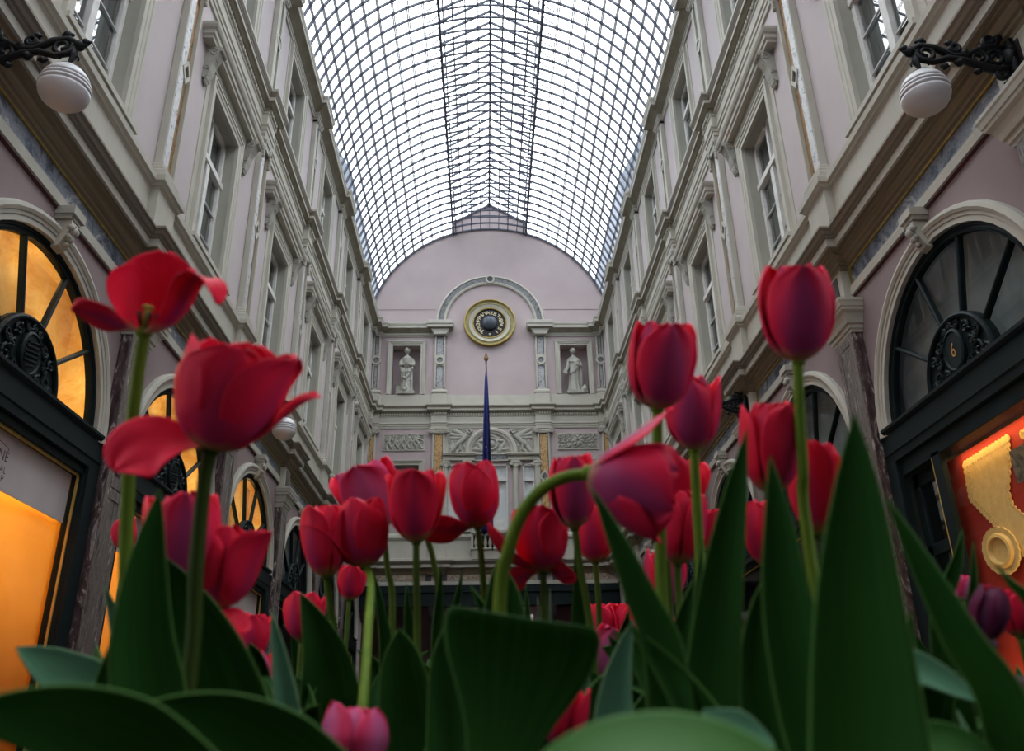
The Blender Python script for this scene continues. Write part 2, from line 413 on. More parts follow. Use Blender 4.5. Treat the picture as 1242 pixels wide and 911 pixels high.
# cornices ------------------------------------------------------------------
lowc = [(0,4.83),(.02,4.85),(.05,4.90),(.06,4.93),(.10,4.95),(.12,5.0),(.16,5.02),(.20,5.03),(.22,5.03),(.22,5.12),(.24,5.13),(.27,5.17),(.30,5.21),(.30,5.24),(.09,5.27),(0,5.27)]
def cornice(name, prof, delta, hw, ends, mat, splitmat=None):
    mb = MB()
    for p in plan_path(delta, hw, ends): mb.sweep(prof, p)
    return struct(mb.build(name, mat))
t1 = cornice('trim_1', [(0,5.025),(.22,5.025),(.22,5.12),(.0,5.12)], .10, HP, 'all', CREAM)
t1c = cornice('trim_11', [(0,5.115),(.225,5.115),(.24,5.125),(.245,5.14),(.27,5.15),(.285,5.185),(.31,5.20),(.31,5.225),(.09,5.26),(0,5.26)], .10, HP, 'all', MOULD_SHADE)
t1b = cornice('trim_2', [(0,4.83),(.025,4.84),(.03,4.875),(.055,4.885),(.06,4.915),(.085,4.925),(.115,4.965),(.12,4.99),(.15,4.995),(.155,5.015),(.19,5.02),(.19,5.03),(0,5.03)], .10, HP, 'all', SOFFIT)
t2 = cornice('trim_3', [(0,5.25),(.06,5.25),(.06,5.34),(.05,5.36),(.05,5.90),(.065,5.92),(.085,5.925),(.095,5.95),(.125,5.97),(.13,6.04),(.105,6.05),(.10,6.08),(.075,6.10),(.03,6.13),(0,6.15)], .10, HP, 'gap', CREAM)
t3 = cornice('trim_4', [(0,9.66),(.03,9.66),(.035,9.73),(.05,9.735),(.055,9.79),(.075,9.81),(.075,9.84),(.04,9.86),(.04,10.06),(.055,10.07),(.06,10.11),(.0,10.11)], .10, HP, 'all', CREAM)
t4o = cornice('trim_12', [(0,10.105),(.062,10.105),(.062,10.19),(.10,10.20),(.135,10.24),(.165,10.258),(0,10.258)], .10, HP, 'all', COVE_SHADE)
t4p = cornice('trim_13', [(0,10.255),(.17,10.255),(.17,10.32),(.175,10.325),(0,10.325)], .10, HP, 'all', CREAM)
t4q = cornice('trim_14', [(0,10.32),(.18,10.32),(.185,10.345),(.205,10.37),(.215,10.41),(.0,10.41)], .10, HP, 'all', MOULD_SHADE)
t4r = cornice('trim_15', [(0,10.405),(.222,10.405),(.222,10.455),(.06,10.50),(0,10.5)], .10, HP, 'all', CREAM)
t4 = cornice('trim_5', [(0,13.06),(.035,13.06),(.04,13.11),(.06,13.12),(.06,13.16),(.045,13.17),(.05,13.2),(0,13.2)], .10, HP, 'split', CREAM)
t5o = cornice('trim_16', [(0,13.195),(.05,13.195),(.12,13.25),(.20,13.30),(.235,13.31),(0,13.31)], .10, HP, 'split', COVE_SHADE)
t5p = cornice('trim_17', [(0,13.305),(.24,13.305),(.24,13.40),(.25,13.41),(.265,13.46),(.265,13.50),(.0,13.58)], .10, HP, 'split', CREAM)
t5 = cornice('trim_6', [(0,4.52),(.045,4.52),(.045,4.60),(.035,4.615),(.035,4.64),(.015,4.64),(0,4.65)], .0, HP, 'all', CREAM)
t6 = cornice('trim_7', [(0,4.497),(.018,4.497),(.018,4.522),(0,4.522)], .0, HP, 'all', REDL)
# dentils: a carved run under the main cornice lip
mb = MB()
for sg in (-1,1):
    y = 2.0
    while y < D-.3:
        near = any(abs(y-p) < HP for p in PIL)
        x = 4-.06-(.10 if near else 0)
        mb.box(sg*(x-.028), sg*(x+.01), y, y+.05, 10.115, 10.18); y += .085
x = -3.6
while x < 3.6:
    near = min(abs(abs(x-XC)-1.74), 9) < HP
    yy = D-.06-(.10 if near else 0)
    mb.box(x, x+.05, yy-.028, yy+.01, 10.115, 10.18); x += .085
struct(mb.build('trim_8', CREAM))

# ------------------------------------------------------------------ side walls
AZ, AR = 2.80, 1.37          # arch centre height and clear radius
ARO = 1.53                   # outer radius of the archivolt
WZ0, WZ1, WHW = 6.14, 8.62, .615
VZ0, VZ1, VHW = 10.5, 12.80, .58
def side_wall(sg, name):
    root = struct(empty(name, (sg*4, 12, 0)))
    a = MB(sg); ztop = 4.9
    N = 24
    prev = Y0
    for yc in BAYS:
        if yc-AR < Y0: continue
        a.quad((4,prev,-H),(4,yc-AR,-H),(4,yc-AR,ztop),(4,prev,ztop))
        pts = [(yc-AR,-H)]+[(yc-AR*cos(PI*i/N), AZ+AR*sin(PI*i/N)) for i in range(N+1)]+[(yc+AR,-H)]
        for i in range(1, N+1):
            (ya,za),(yb,zb) = pts[i],pts[i+1]
            a.quad((4,ya,za),(4,yb,zb),(4,yb,ztop),(4,ya,ztop))
        for i in range(N+2):
            (ya,za),(yb,zb) = pts[i],pts[i+1]
            a.quad((4,ya,za),(4.09,ya,za),(4.09,yb,zb),(4,yb,zb))
        prev = yc+AR
    a.quad((4,prev,-H),(4,D+.3,-H),(4,D+.3,ztop),(4,prev,ztop))
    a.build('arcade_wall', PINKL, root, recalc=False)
    u = MB(sg)
    ys = [Y0]; 
    cuts = []
    for yc in BAYS:
        if yc-1 < Y0: continue
        cuts.append(yc)
    def band(z0, z1, hw):
        prev = Y0
        for yc in cuts:
            u.quad((4,prev,z0),(4,yc-hw,z0),(4,yc-hw,z1),(4,prev,z1)); prev = yc+hw
        u.quad((4,prev,z0),(4,D+.3,z0),(4,D+.3,z1),(4,prev,z1))
    def full(z0, z1): u.quad((4,Y0,z0),(4,D+.3,z0),(4,D+.3,z1),(4,Y0,z1))
    full(4.9,WZ0); band(WZ0,WZ1,WHW); full(WZ1,VZ0); band(VZ0,VZ1,VHW); full(VZ1,13.7)
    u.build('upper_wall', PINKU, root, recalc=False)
    # archivolts, keystones, frieze panels
    for yc in BAYS:
        if yc-AR < Y0: continue
        m = MB(sg)
        prof = [(AR,3.985),(AR,3.955),(AR+.05,3.955),(AR+.055,3.945),(AR+.085,3.94),(AR+.09,3.93),(AR+.12,3.915),(AR+.155,3.925),(ARO+.01,3.95),(ARO+.01,4.005),(AR,4.005)]
        k = len(prof); vs = []
        angs = [PI*i/N for i in range(N+1)]
        stations = [(2.80,-1)]+[(None,t) for t in angs]+[(2.80,1)]
        for zz, t in stations:
            for r, x in prof:
                if zz is not None: vs.append((x, yc+t*r, zz))
                else: vs.append((x, yc-r*cos(t), AZ+r*sin(t)))
        m.add(vs, [(i*k+j, i*k+(j+1)%k, (i+1)*k+(j+1)%k, (i+1)*k+j) for i in range(len(stations)-1) for j in range(k)])
        m.build('archivolt', CREAM, root)
        m = MB(sg)
        m.box(3.82,4.0,yc-.11,yc+.11,4.45,4.53); m.box(3.845,4.0,yc-.09,yc+.09,4.41,4.45)
        m.prism([(3.99,4.40),(3.85,4.40),(3.845,4.34),(3.87,4.27),(3.90,4.20),(3.935,4.14),(3.99,4.12)], lambda p,q,t: (p,t,q), yc-.065, yc+.065)
        ks = m.build('keystone', CREAM, root)
        m = MB(sg)                                   # carved mask on the keystone
        for (dy,dz,r) in ((0,4.31,.055),(-.045,4.33,.035),(.045,4.33,.035),(0,4.24,.045),(-.035,4.25,.028),(.035,4.25,.028),(0,4.355,.03),(0,4.18,.03)):
            m.lathe([(r*sin(PI*i/6),-r*cos(PI*i/6)) for i in range(7)], (3.86+(4.31-dz)*.25,yc+dy,dz), n=8)
        m.build('carved_mask', STONE, ks, smooth=True)
        y0, y1 = yc-PER/2+.25, yc+PER/2-.25
        m = MB(sg); m.box(3.985,4.02,y0,y1,4.64,4.835); fp = m.build('frieze_panel', BLUEM, root)
        m = MB(sg)
        m.box(3.965,4.02,y0,y1,4.835,4.853); m.box(3.97,4.02,y0-.02,y0+.004,4.635,4.84); m.box(3.97,4.02,y1-.004,y1+.02,4.635,4.84)
        m.build('gilt_border', GILT, fp)
    return root
side_wall(-1, 'wall_left'); side_wall(1, 'wall_right')

# ------------------------------------------------------------------ windows
wn = [0]
def wname(): wn[0] += 1; return 'window_%d' % wn[0]
def tunnel(m, y0, y1, z0, z1, x0, x1):
    m.quad((x0,y0,z0),(x1,y0,z0),(x1,y0,z1),(x0,y0,z1)); m.quad((x0,y1,z0),(x0,y1,z1),(x1,y1,z1),(x1,y1,z0))
    m.quad((x0,y0,z1),(x1,y0,z1),(x1,y1,z1),(x0,y1,z1)); m.quad((x0,y0,z0),(x0,y1,z0),(x1,y1,z0),(x1,y0,z0))
def console_mesh(sg, yc, ztop, zbot, x0=4.0, proj=.19, w=.17):
    m = MB(sg)
    h = ztop-zbot; side = []
    # S-shaped side profile
    for i in range(15):
        t = i/14
        d = proj*(1-t)**.8*(.92+.12*sin(t*9)) + .035
        side.append((x0-d, ztop-h*t*.9))
    side += [(x0, ztop-h*.9), (x0, ztop)]
    m.prism(side, lambda p,q,t: (p,t,q), yc-w/2, yc+w/2)
    for sd in (-1,1):                                # volutes on the cheeks
        y = yc+sd*(w/2+.004)
        for (cx,cz,R) in ((x0-proj*.62,ztop-h*.17,h*.125),(x0-.06,ztop-h*.63,h*.07)):
            pts = [(cx+R*(1-i/18)*cos(i*.62), y, cz+R*(1-i/18)*sin(i*.62)) for i in range(16)]
            m.tube(pts, .011, 5)
    m.tube([(x0-proj-.03,yc-w/2-.01,ztop-h*.1),(x0-proj-.03,yc+w/2+.01,ztop-h*.1)], .03, 8)
    for (dz,r,dx) in ((.30,.034,.135),(.38,.030,.115),(.46,.028,.095),(.80,.040,.05),(.88,.036,.045),(.96,.026,.035)):   # leaf and drop
        for dy in (-.035,0,.035): m.lathe([(r*sin(PI*i/5),-r*1.25*cos(PI*i/5)) for i in range(6)], (x0-dx,yc+dy,ztop-h*dz), n=6)
    return m
def make_window_first(sg):
    yc = BAYS[3]
    r = struct(empty(wname(), (sg*4.0, yc, WZ0)))
    m = MB(sg); y0, y1, z0, z1 = yc-WHW, yc+WHW, WZ0, WZ1
    tunnel(m, y0, y1, z0, z1, 4.0, 4.21); m.build('reveal', REVEAL, r, recalc=False)
    m = MB(sg)                                       # moulded surround
    path = [(y0,z0),(y0,z1),(y1,z1),(y1,z0)]
    def surround(prof, mat, name):
        m = MB(sg); k = len(prof); vs = []
        for (y,z,sy,sz) in ((y0,z0,-1,0),(y0,z1,-1,1),(y1,z1,1,1),(y1,z0,1,0)):
            for d, x in prof: vs.append((x, y+sy*d, z+sz*d))
        m.add(vs, [(i*k+j, i*k+(j+1)%k, (i+1)*k+(j+1)%k, (i+1)*k+j) for i in range(3) for j in range(k)]+[tuple(range(k)), tuple(range(3*k,4*k))])
        return m.build(name, mat, r)
    surround([(-.004,4.01),(-.004,3.955),(.06,3.95),(.065,3.94),(.11,3.935),(.12,3.92),(.16,3.925),(.165,3.975),(.26,3.985),(.26,4.01)], CREAM, 'surround')
    m = MB(sg); m.box(3.86,4.0,y0-.2,y1+.2,z0-.06,z0+.005); m.box(3.89,4.0,y0-.17,y1+.17,z0-.10,z0-.06); m.build('sill', CREAM, r)
    # hood on consoles
    m = MB(sg); hy0, hy1 = yc-1.13, yc+1.13
    prof = [(0,9.0),(.12,9.0),(.125,9.04),(.15,9.06),(.155,9.12),(.18,9.14),(.20,9.18),(.205,9.22),(.03,9.27),(0,9.27)]
    m.sweep([(d,z) for d,z in prof], [(4.0,hy1),(4.0-.02,hy1),(4.0-.02,hy0),(4.0,hy0)])
    m.build('hood', CREAM, r)
    m = MB(sg); m.box(3.955,4.0,yc-.9,yc+.9,8.72+.16,9.0); m.build('hood_frieze', REVEAL, r)
    for dy in (-1.0,1.0): console_mesh(sg, yc+dy, 9.0, 8.40).build('console', STONE, r, smooth=False)
    # joinery
    m = MB(sg); fx0, fx1 = 4.15, 4.21
    m.box(fx0,fx1,y0,y0+.075,z0,z1); m.box(fx0,fx1,y1-.075,y1,z0,z1); m.box(fx0,fx1,y0,y1,z1-.075,z1); m.box(fx0,fx1,y0,y1,z0,z0+.09)
    m.box(fx0-.03,fx1,y0,y1,7.80,7.90); m.box(fx0-.015,fx1,yc-.06,yc+.06,z0,7.85); m.box(fx0,fx1,yc-.035,yc+.035,7.85,z1)
    fr = m.build('frame', WHITEP, r, bevel=.006)
    m = MB(sg)
    for zz in (6.72,7.26): m.box(4.165,4.185,y0+.07,y1-.07,zz-.011,zz+.011)
    m.build('glazing_bars', IRONL, fr)
    m = MB(sg); m.quad((4.195,y0+.05,z0+.05),(4.195,y1-.05,z0+.05),(4.195,y1-.05,z1-.05),(4.195,y0+.05,z1-.05)); m.build('pane', WGLASS, r)
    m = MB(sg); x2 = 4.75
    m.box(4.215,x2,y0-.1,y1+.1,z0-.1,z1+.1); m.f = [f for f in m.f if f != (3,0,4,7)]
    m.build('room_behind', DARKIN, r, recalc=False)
    m = MB(sg)
    n = 26
    for (ya,yb,zb) in ((y0,yc-.28,z0),(yc+.30,y1,z0)):
        rows = [[(4.30+.018*sin(i*1.9+ya), ya+(yb-ya)*i/n, zb+(z1-zb)*j) for i in range(n+1)] for j in (0,1)]
        m.sheet(rows)
    m.build('curtain', CURT, r, smooth=True)
    return r
def make_window_second(sg):
    yc = BAYS[3]
    r = struct(empty(wname(), (sg*4.0, yc, VZ0)))
    y0, y1, z0, z1 = yc-VHW, yc+VHW, VZ0, VZ1
    m = MB(sg); tunnel(m, y0, y1, z0, z1, 4.0, 4.2); m.build('reveal', REVEAL, r, recalc=False)
    prof = [(-.004,4.01),(-.004,3.96),(.07,3.955),(.075,3.94),(.13,3.94),(.14,3.92),(.185,3.925),(.19,3.98),(.24,3.985),(.24,4.01)]
    k = len(prof); vs = []; m = MB(sg)
    for (y,z,sy,sz) in ((y0,z0,-1,0),(y0,z1,-1,1),(y1,z1,1,1),(y1,z0,1,0)):
        for d, x in prof: vs.append((x, y+sy*d, z+sz*d))
    m.add(vs, [(i*k+j, i*k+(j+1)%k, (i+1)*k+(j+1)%k, (i+1)*k+j) for i in range(3) for j in range(k)]+[tuple(range(k)), tuple(range(3*k,4*k))])
    m.build('surround', CREAM, r)
    m = MB(sg); fx0, fx1 = 4.15, 4.2
    m.box(fx0,fx1,y0,y0+.07,z0,z1); m.box(fx0,fx1,y1-.07,y1,z0,z1); m.box(fx0,fx1,y0,y1,z1-.07,z1); m.box(fx0-.02,fx1,y0,y1,12.15,12.24); m.box(fx0,fx1,yc-.045,yc+.045,z0,z1)
    m.build('frame', WHITEP, r, bevel=.006)
    m = MB(sg); m.quad((4.185,y0+.05,z0),(4.185,y1-.05,z0),(4.185,y1-.05,z1-.05),(4.185,y0+.05,z1-.05)); m.build('pane', WGLASS, r)
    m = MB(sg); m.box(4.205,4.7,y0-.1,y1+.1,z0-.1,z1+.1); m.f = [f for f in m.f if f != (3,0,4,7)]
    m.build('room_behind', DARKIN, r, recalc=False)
    return r
for sg in (-1,1):
    w = make_window_first(sg)
    for i, yc in enumerate(BAYS):
        if i in (0,1,3): continue
        c = copy_tree(w, (0, yc-BAYS[3], 0)); c.name = wname()
    w = make_window_second(sg)
    for i, yc in enumerate(BAYS):
        if i in (0,1,2,3): continue
        c = copy_tree(w, (0, yc-BAYS[3], 0)); c.name = wname()

# ------------------------------------------------------------------ pilasters
ORD = ['nearest','second','third','fourth','fifth','sixth','seventh']
SIDE = {-1:'left',1:'right'}
def make_ground_pilaster(sg):
    y = P0
    r = empty('marble_pilaster', (sg*3.93, y, -H))
    m = MB(sg); m.box(3.88,3.997,y-.215,y+.225,-H,4.10); sh = m.build('shaft', PURPM, r, bevel=.01)
    m = MB(sg)
    for (z0,z1) in ((-H+.5,2.30),(2.52,2.76),(2.98,3.95)):
        m.box(3.868,3.885,y-.118,y+.128,z0-.10,z0); m.box(3.868,3.885,y-.118,y+.128,z1,z1+.10)
    m.box(3.868,3.885,y-.216,y-.12,-H,4.10); m.box(3.868,3.885,y+.13,y+.226,-H,4.10)
    m.build('raised_face', GREYM, r, bevel=.006)
    m = MB(sg)
    m.box(3.876,3.884,y-.125,y+.135,-H+.1,4.05); m.build('sunk_panel', GREYM, r)
    m = MB(sg); m.box(3.864,3.884,y-.05,y+.06,2.57,2.71); m.build('inlay_square', DARKM, r)
    m = MB(sg)
    m.sweep([(-.02,4.06),(.015,4.06),(.02,4.09),(.035,4.10),(.04,4.14),(.06,4.15),(.075,4.20),(.095,4.25),(.125,4.28),(.13,4.31),(.14,4.315),(.15,4.36),(.16,4.38),(.16,4.41),(.02,4.43),(-.02,4.43)],
            [(3.997,y+.23),(3.88,y+.23),(3.88,y-.22),(3.997,y-.22)])
    m.box(3.87,3.997,y-.21,y+.22,3.997,4.43); m.build('capital', CREAM, r)
    m = MB(sg); m.box(3.88,3.997,y-.21,y+.22,4.43,4.87); eb = m.build('entablature_block', CREAM, r, bevel=.006)
    m = MB(sg); m.box(3.872,3.885,y-.11,y+.12,4.50,4.80); m.build('dark_panel', DARKM, eb)
    return r
def make_upper_pilaster(sg, z0, z1, floor):
    y = P0; hw = .21
    r = empty('inlaid_pilaster', (sg*3.93, y, z0))
    m = MB(sg)
    bw, bf = (.17, .03) if floor == 1 else (.145, .145)
    m.box(3.90,3.997,y-hw,y-hw+bw,z0,z1); m.box(3.90,3.997,y+hw-bf,y+hw,z0,z1); m.box(3.90,3.997,y-hw,y+hw,z0,z0+.10); m.box(3.90,3.997,y-hw,y+hw,z1-.10,z1)
    m.build('shaft', CREAM, r, bevel=.006)
    if floor == 1:
        m = MB(sg)
        m.box(3.896,3.902,y-hw+.02,y-hw+bw-.006,z0+.03,z1-.03)
        m.build('veined_border', VEINED, r)
    m = MB(sg); m.box(3.955 if floor == 1 else 3.945,3.997,y-hw+.01,y+hw-.01,z0+.05,z1-.05); m.build('inlay_panel', YELM if floor == 1 else DARKM, r)  # top storey: dark grey inlay, recess shadow put into its near-black colour
    if floor == 1:
        zc = 7.86
        m = MB(sg)
        for q in range(4):
            a0, a1 = PI/2*q, PI/2*(q+1)
            m.prism([(y+.13*cos(a0),zc+.19*sin(a0)),(y+.13*cos(a1),zc+.19*sin(a1)),(y+.075*cos(a1),zc+.115*sin(a1)),(y+.075*cos(a0),zc+.115*sin(a0))], lambda p,q_,t:(t,p,q_), 3.885, 3.96)
        m.build('lozenge_frame', CREAM, r)
        m = MB(sg); m.prism([(y+.08*cos(PI/2*q),zc+.12*sin(PI/2*q)) for q in range(4)], lambda p,q_,t:(t,p,q_), 3.915, 3.96); m.build('lozenge_stone', DARKM, r)
        m = MB(sg); m.prism([(y-.155,zc-.22),(y-.1,zc-.22),(y-.1,zc+.22),(y-.155,zc+.22)], lambda p,q_,t:(t,p,q_), 3.897, 3.95)
        # pedestal base and Ionic capital
        m = MB(sg)
        m.sweep([(-.02,6.12),(.055,6.12),(.06,6.17),(.045,6.19),(.05,6.22),(.03,6.24),(.03,6.28),(.01,6.30),(-.02,6.30)], [(3.997,y+hw),(3.90,y+hw),(3.90,y-hw),(3.997,y-hw)]); m.build('base_moulding', CREAM, r)
        m = MB(sg); m.box(3.87,3.997,y-hw-.02,y+hw+.02,9.58,9.68)
        for sd in (-1,1):
            cy = y+sd*(hw+.0)
            m.tube([(3.86,cy,9.52),(4.0,cy,9.52)], .075, 12)
            m.tube([(3.855-.0,cy+.05*(1-i/16)*cos(i*.7),9.52+.05*(1-i/16)*sin(i*.7)) for i in range(14)], .012, 5)
            for j in range(4): m.lathe([(.035*sin(PI*i/5),-.05*cos(PI*i/5)) for i in range(6)], (3.88,cy-sd*.02,9.42-.06*j), n=6)
        m.box(3.885,3.997,y-hw+.02,y+hw-.02,9.46,9.58)
        m.build('capital', STONE, r)
    else:
        zc = 11.95
        m = MB(sg); m.lathe([(.115,0),(.15,0),(.15,.05),(.115,.05)], (3.89,y,zc), 'x', 20, closed=True)
        m.build('ring', CREAM, r)
        m = MB(sg); m.lathe([(.118,0),(.118,.05)], (3.905,y,zc), 'x', 20); m.build('roundel', DARKM, r)
        m = MB(sg); m.sweep([(-.02,z1-.03),(.01,z1-.03),(.025,z1),(.03,z1+.06),(-.02,z1+.06)], [(3.997,y+hw),(3.90,y+hw),(3.90,y-hw),(3.997,y-hw)]); m.build('cap_moulding', CREAM, r)
    return r
for sg in (-1,1):
    s = SIDE[sg]
    base = make_ground_pilaster(sg); ks = [-1,0,1,2,3,4]
    if sg < 0: ks = [0,1,2,3,4]
    n = 0
    for k in ks:
        o = base if k == 0 else copy_tree(base, (0, PER*k, 0))
        tag(o, '%s marble ground-floor pilaster from the viewer on the %s wall' % (ORD[n], s), 'pilaster', 'ground floor marble pilasters'); n += 1
    base = make_upper_pilaster(sg, 6.14, 9.68, 1); n = 0
    for k in (0,1,2,3,4):
        o = base if k == 0 else copy_tree(base, (0, PER*k, 0))
        tag(o, '%s first-storey pilaster with yellow marble inlay and lozenge, %s wall' % (ORD[n], s), 'pilaster', 'first storey inlaid pilasters'); n += 1
    base = make_upper_pilaster(sg, 10.5, 13.06, 2); n = 0
    for k in (0,1,2,3,4):
        o = base if k == 0 else copy_tree(base, (0, PER*k, 0))
        if k == 0: o.location.y += 0
        tag(o, '%s top-storey pilaster with dark shadow-toned inlay and roundel, %s wall' % (ORD[n], s), 'pilaster', 'top storey inlaid pilasters'); n += 1
#@@PART2@@
# ------------------------------------------------------------------ shopfronts
def lamp(name, kind, loc, energy, col, size=.1, rot=None, spot=None):
    l = bpy.data.lights.new(name, kind); l.energy = energy; l.color = col
    if kind == 'AREA': l.shape = 'RECTANGLE'; l.size, l.size_y = size
    else: l.shadow_soft_size = size
    o = bpy.data.objects.new(name, l); COL.objects.link(o); o.location = loc
    if rot: o.rotation_euler = rot
    return o
WARM = (1.0, .74, .34)
def shopfront(sg, yc, lit, crest, label, shop):
    r = empty('shopfront', (sg*4.05, yc, -H), label, 'shopfront', 'arched shopfronts along the %s wall' % SIDE[sg])
    dirn = 1 if sg < 0 else -1
    N = 28
    # transom beam
    m = MB(sg)
    m.prism([(4.10,2.52),(3.96,2.52),(3.955,2.60),(3.943,2.608),(3.943,2.622),(3.955,2.63),(3.955,2.81),(3.935,2.822),(3.92,2.845),(3.92,2.875),(3.98,2.89),(4.10,2.89)], lambda p,q,t:(p,t,q), yc-1.555, yc+1.555)
    m.build('transom_beam', TEAL, r)
    # arched frame
    prof = [(1.285,4.03),(1.29,4.01),(1.305,4.005),(1.315,4.018),(1.335,4.018),(1.34,4.005),(AR+.005,4.0),(AR+.005,4.07),(1.285,4.07)]
    k = len(prof); m = MB(sg)
    vs = [(x, yc-rr*cos(PI*i/N), AZ+rr*sin(PI*i/N)) for i in range(N+1) for rr,x in prof]
    m.add(vs, [(i*k+j, i*k+(j+1)%k, (i+1)*k+(j+1)%k, (i+1)*k+j) for i in range(N) for j in range(k)])
    m.build('arched_frame', TEAL, r)
    FC = 2.86
    for q, a in enumerate((-54,-18,18,54)):
        t = math.radians(a); d = Vector((0, sin(t), cos(t))); s_ = Vector((0, cos(t), -sin(t)))
        rA, rB = .5, 1.265
        m = MB(sg); c = Vector((0,yc,FC))
        pr = [(-.022,4.05),(-.018,4.025),(-.007,4.012),(.007,4.012),(.018,4.025),(.022,4.05),(.022,4.068),(-.022,4.068)]
        n = len(pr); vs = []
        for rr in (rA, rB):
            for w, x in pr:
                v = c+d*rr+s_*w; vs.append((x, v.y, v.z))
        m.add(vs, [(i,(i+1)%n,n+(i+1)%n,n+i) for i in range(n)]+[tuple(range(n)),tuple(range(n,2*n))])
        m.build('glazing_bar', TEAL, r)
    m = MB(sg); m.add([(4.06, yc-1.30*cos(PI*i/N), AZ+1.30*sin(PI*i/N)) for i in range(N+1)], [tuple(range(N+1))]); m.build('fanlight_glass', FGLASS, r, recalc=False)
    # carved tympanum
    m = MB(sg)
    m.prism([(yc-.56*cos(PI*i/20), FC+.56*sin(PI*i/20)) for i in range(21)], lambda p,q,t:(t,p,q), 4.01, 4.06)
    tb = m.build('carved_lunette', TEAL, r)
    m = MB(sg)
    k = 8; vs = [(3.985+.025*cos(2*PI*j/k)+.01, yc-(.535+.025*sin(2*PI*j/k))*cos(PI*i/20), FC+(.535+.025*sin(2*PI*j/k))*sin(PI*i/20)) for i in range(21) for j in range(k)]
    m.add(vs, [(i*k+j, i*k+(j+1)%k, (i+1)*k+(j+1)%k, (i+1)*k+j) for i in range(20) for j in range(k)]); m.build('lunette_rim', TEAL, tb)
    m = MB(sg); rnd = random.Random(3)
    for (uy,uz,R,s0) in ((-.33,.10,.085,1),(.33,.10,.085,-1),(-.36,.27,.06,-1),(.36,.27,.06,1),(-.22,.36,.065,1),(.22,.36,.065,-1),(-.19,.07,.05,-1),(.19,.07,.05,1),(0,.475,.04,1),(-.10,.45,.04,-1),(.10,.45,.04,1),(-.45,.06,.04,1),(.45,.06,.04,-1),(-.27,.21,.045,1),(.27,.21,.045,-1)):
        pts = [(4.0-.008*sin(PI*i/15), yc+uy+R*(1-i/17)*cos(s0*i*.62), FC+uz+R*(1-i/17)*sin(s0*i*.62)) for i in range(15)]
        m.tube(pts, [.019*(1-.03*i) for i in range(15)], 5)
        for i in (2,6): 
            p = Vector(pts[i]); q = Vector((0,p.y-yc-uy,p.z-FC-uz)).normalized()*.035
            m.tube([p, p+q], [.018,.006], 5)
    m.build('scrollwork', TEAL, tb)
    m = MB(sg); ov = lambda a, sc, x: (x, yc+.155*sc*cos(a), FC+.235+.19*sc*sin(a))
    vs = [ov(2*PI*i/24, sc, x) for sc, x in ((1.05,4.01),(1.05,3.975),(.93,3.965),(.86,3.98),(.80,3.978)) for i in range(24)]
    m.add(vs, [(j*24+i, j*24+(i+1)%24, (j+1)*24+(i+1)%24, (j+1)*24+i) for j in range(4) for i in range(24)]+[tuple(range(96,120))])
    ovl = m.build('oval_plaque', TEAL, tb)
    m = MB(sg)
    if crest == '6':
        text_mesh(m, '6', .15, lambda v: (3.972-.004*v.z, yc+dirn*v.x, FC+.235+v.y*1.25)); m.build('house_number', GOLDNUM, ovl)
    else:
        for i in range(6):
            z = FC+.13+.042*i; w = .105*math.sqrt(max(.1,1-((z-FC-.235)/.15)**2))
            m.tube([(3.975,yc-w,z-.02),(3.968,yc,z),(3.975,yc+w,z+.02)], .012, 5)
        m.build('banded_crest', TEAL, ovl)
    # lunette space behind the glass
    m = MB(sg); m.box(4.095,4.46 if lit else 4.22,yc-1.45,yc+1.45,2.55,4.35); m.f = [f for f in m.f if f != (3,0,4,7)]
    m.build('lunette_back', BLIND if lit else CURT, r, recalc=False)
    # lower joinery
    if shop == 'plain' or shop == 'left':
        m = MB(sg)
        for (a,b) in ((yc-1.555,yc-1.34),(yc+1.34,yc+1.555)): m.box(3.95,4.12,a,b,-H,2.52)
        m.box(4.0,4.12,yc-1.35,yc+1.35,2.44,2.52); m.box(3.98,4.12,yc-1.35,yc+1.35,-H,-H+.55)
        for a in (yc-1.345,yc+1.335): m.box(3.985,4.03,a,a+.012,-H+.5,2.45)
        fr = m.build('window_frame', TEAL, r, bevel=.006)
        m = MB(sg); m.box(4.03,4.05,yc+1.32,yc+1.34,-H+.55,2.44); m.box(4.03,4.05,yc-1.34,yc-1.32,-H+.55,2.44); m.box(4.03,4.05,yc-1.34,yc+1.34,2.42,2.44); m.build('brass_bead', BRASS, fr)
        m = MB(sg); m.quad((4.07,yc-1.33,-H+.55),(4.07,yc+1.33,-H+.55),(4.07,yc+1.33,2.43),(4.07,yc-1.33,2.43)); m.build('window_glass', SGLASS, r)
    else:
        m = MB(sg)                                    # window on the near part, door on the far part
        m.box(3.95,4.14,yc-1.555,yc-1.40,-H,2.52); m.box(3.95,4.14,yc+1.36,yc+1.555,-H,2.52); m.box(4.0,4.16,yc-1.4,yc+1.4,2.36,2.52); m.box(4.0,4.14,yc-1.4,yc+.64,-H,-H+.55)
        m.box(4.0,4.06,yc+.64,yc+.78,-H,2.40)
        fr = m.build('window_frame', TEAL, r, bevel=.006)
        m = MB(sg); m.tube([(4.02,yc+.79,-H+.05),(4.02,yc+.79,2.42)], .018, 8); m.tube([(4.05,yc+.655,-H+.5),(4.05,yc+.655,2.36)], .012, 8); m.build('brass_post', BRASS, fr)
        m = MB(sg); m.quad((4.035,yc-1.4,-H+.55),(4.035,yc+.65,-H+.55),(4.035,yc+.65,2.37),(4.035,yc-1.4,2.37)); m.build('window_glass', SGLASS, r)
        m = MB(sg); y0, y1 = yc+.80, yc+1.36
        for (a,b) in ((y0,y0+.10),(y1-.10,y1)): m.box(4.09,4.15,a,b,-H+.02,2.36)
        for (a,b) in ((-H+.02,-H+.35),(.55,.68),(1.55,1.66),(2.22,2.36)): m.box(4.09,4.15,y0,y1,a,b)
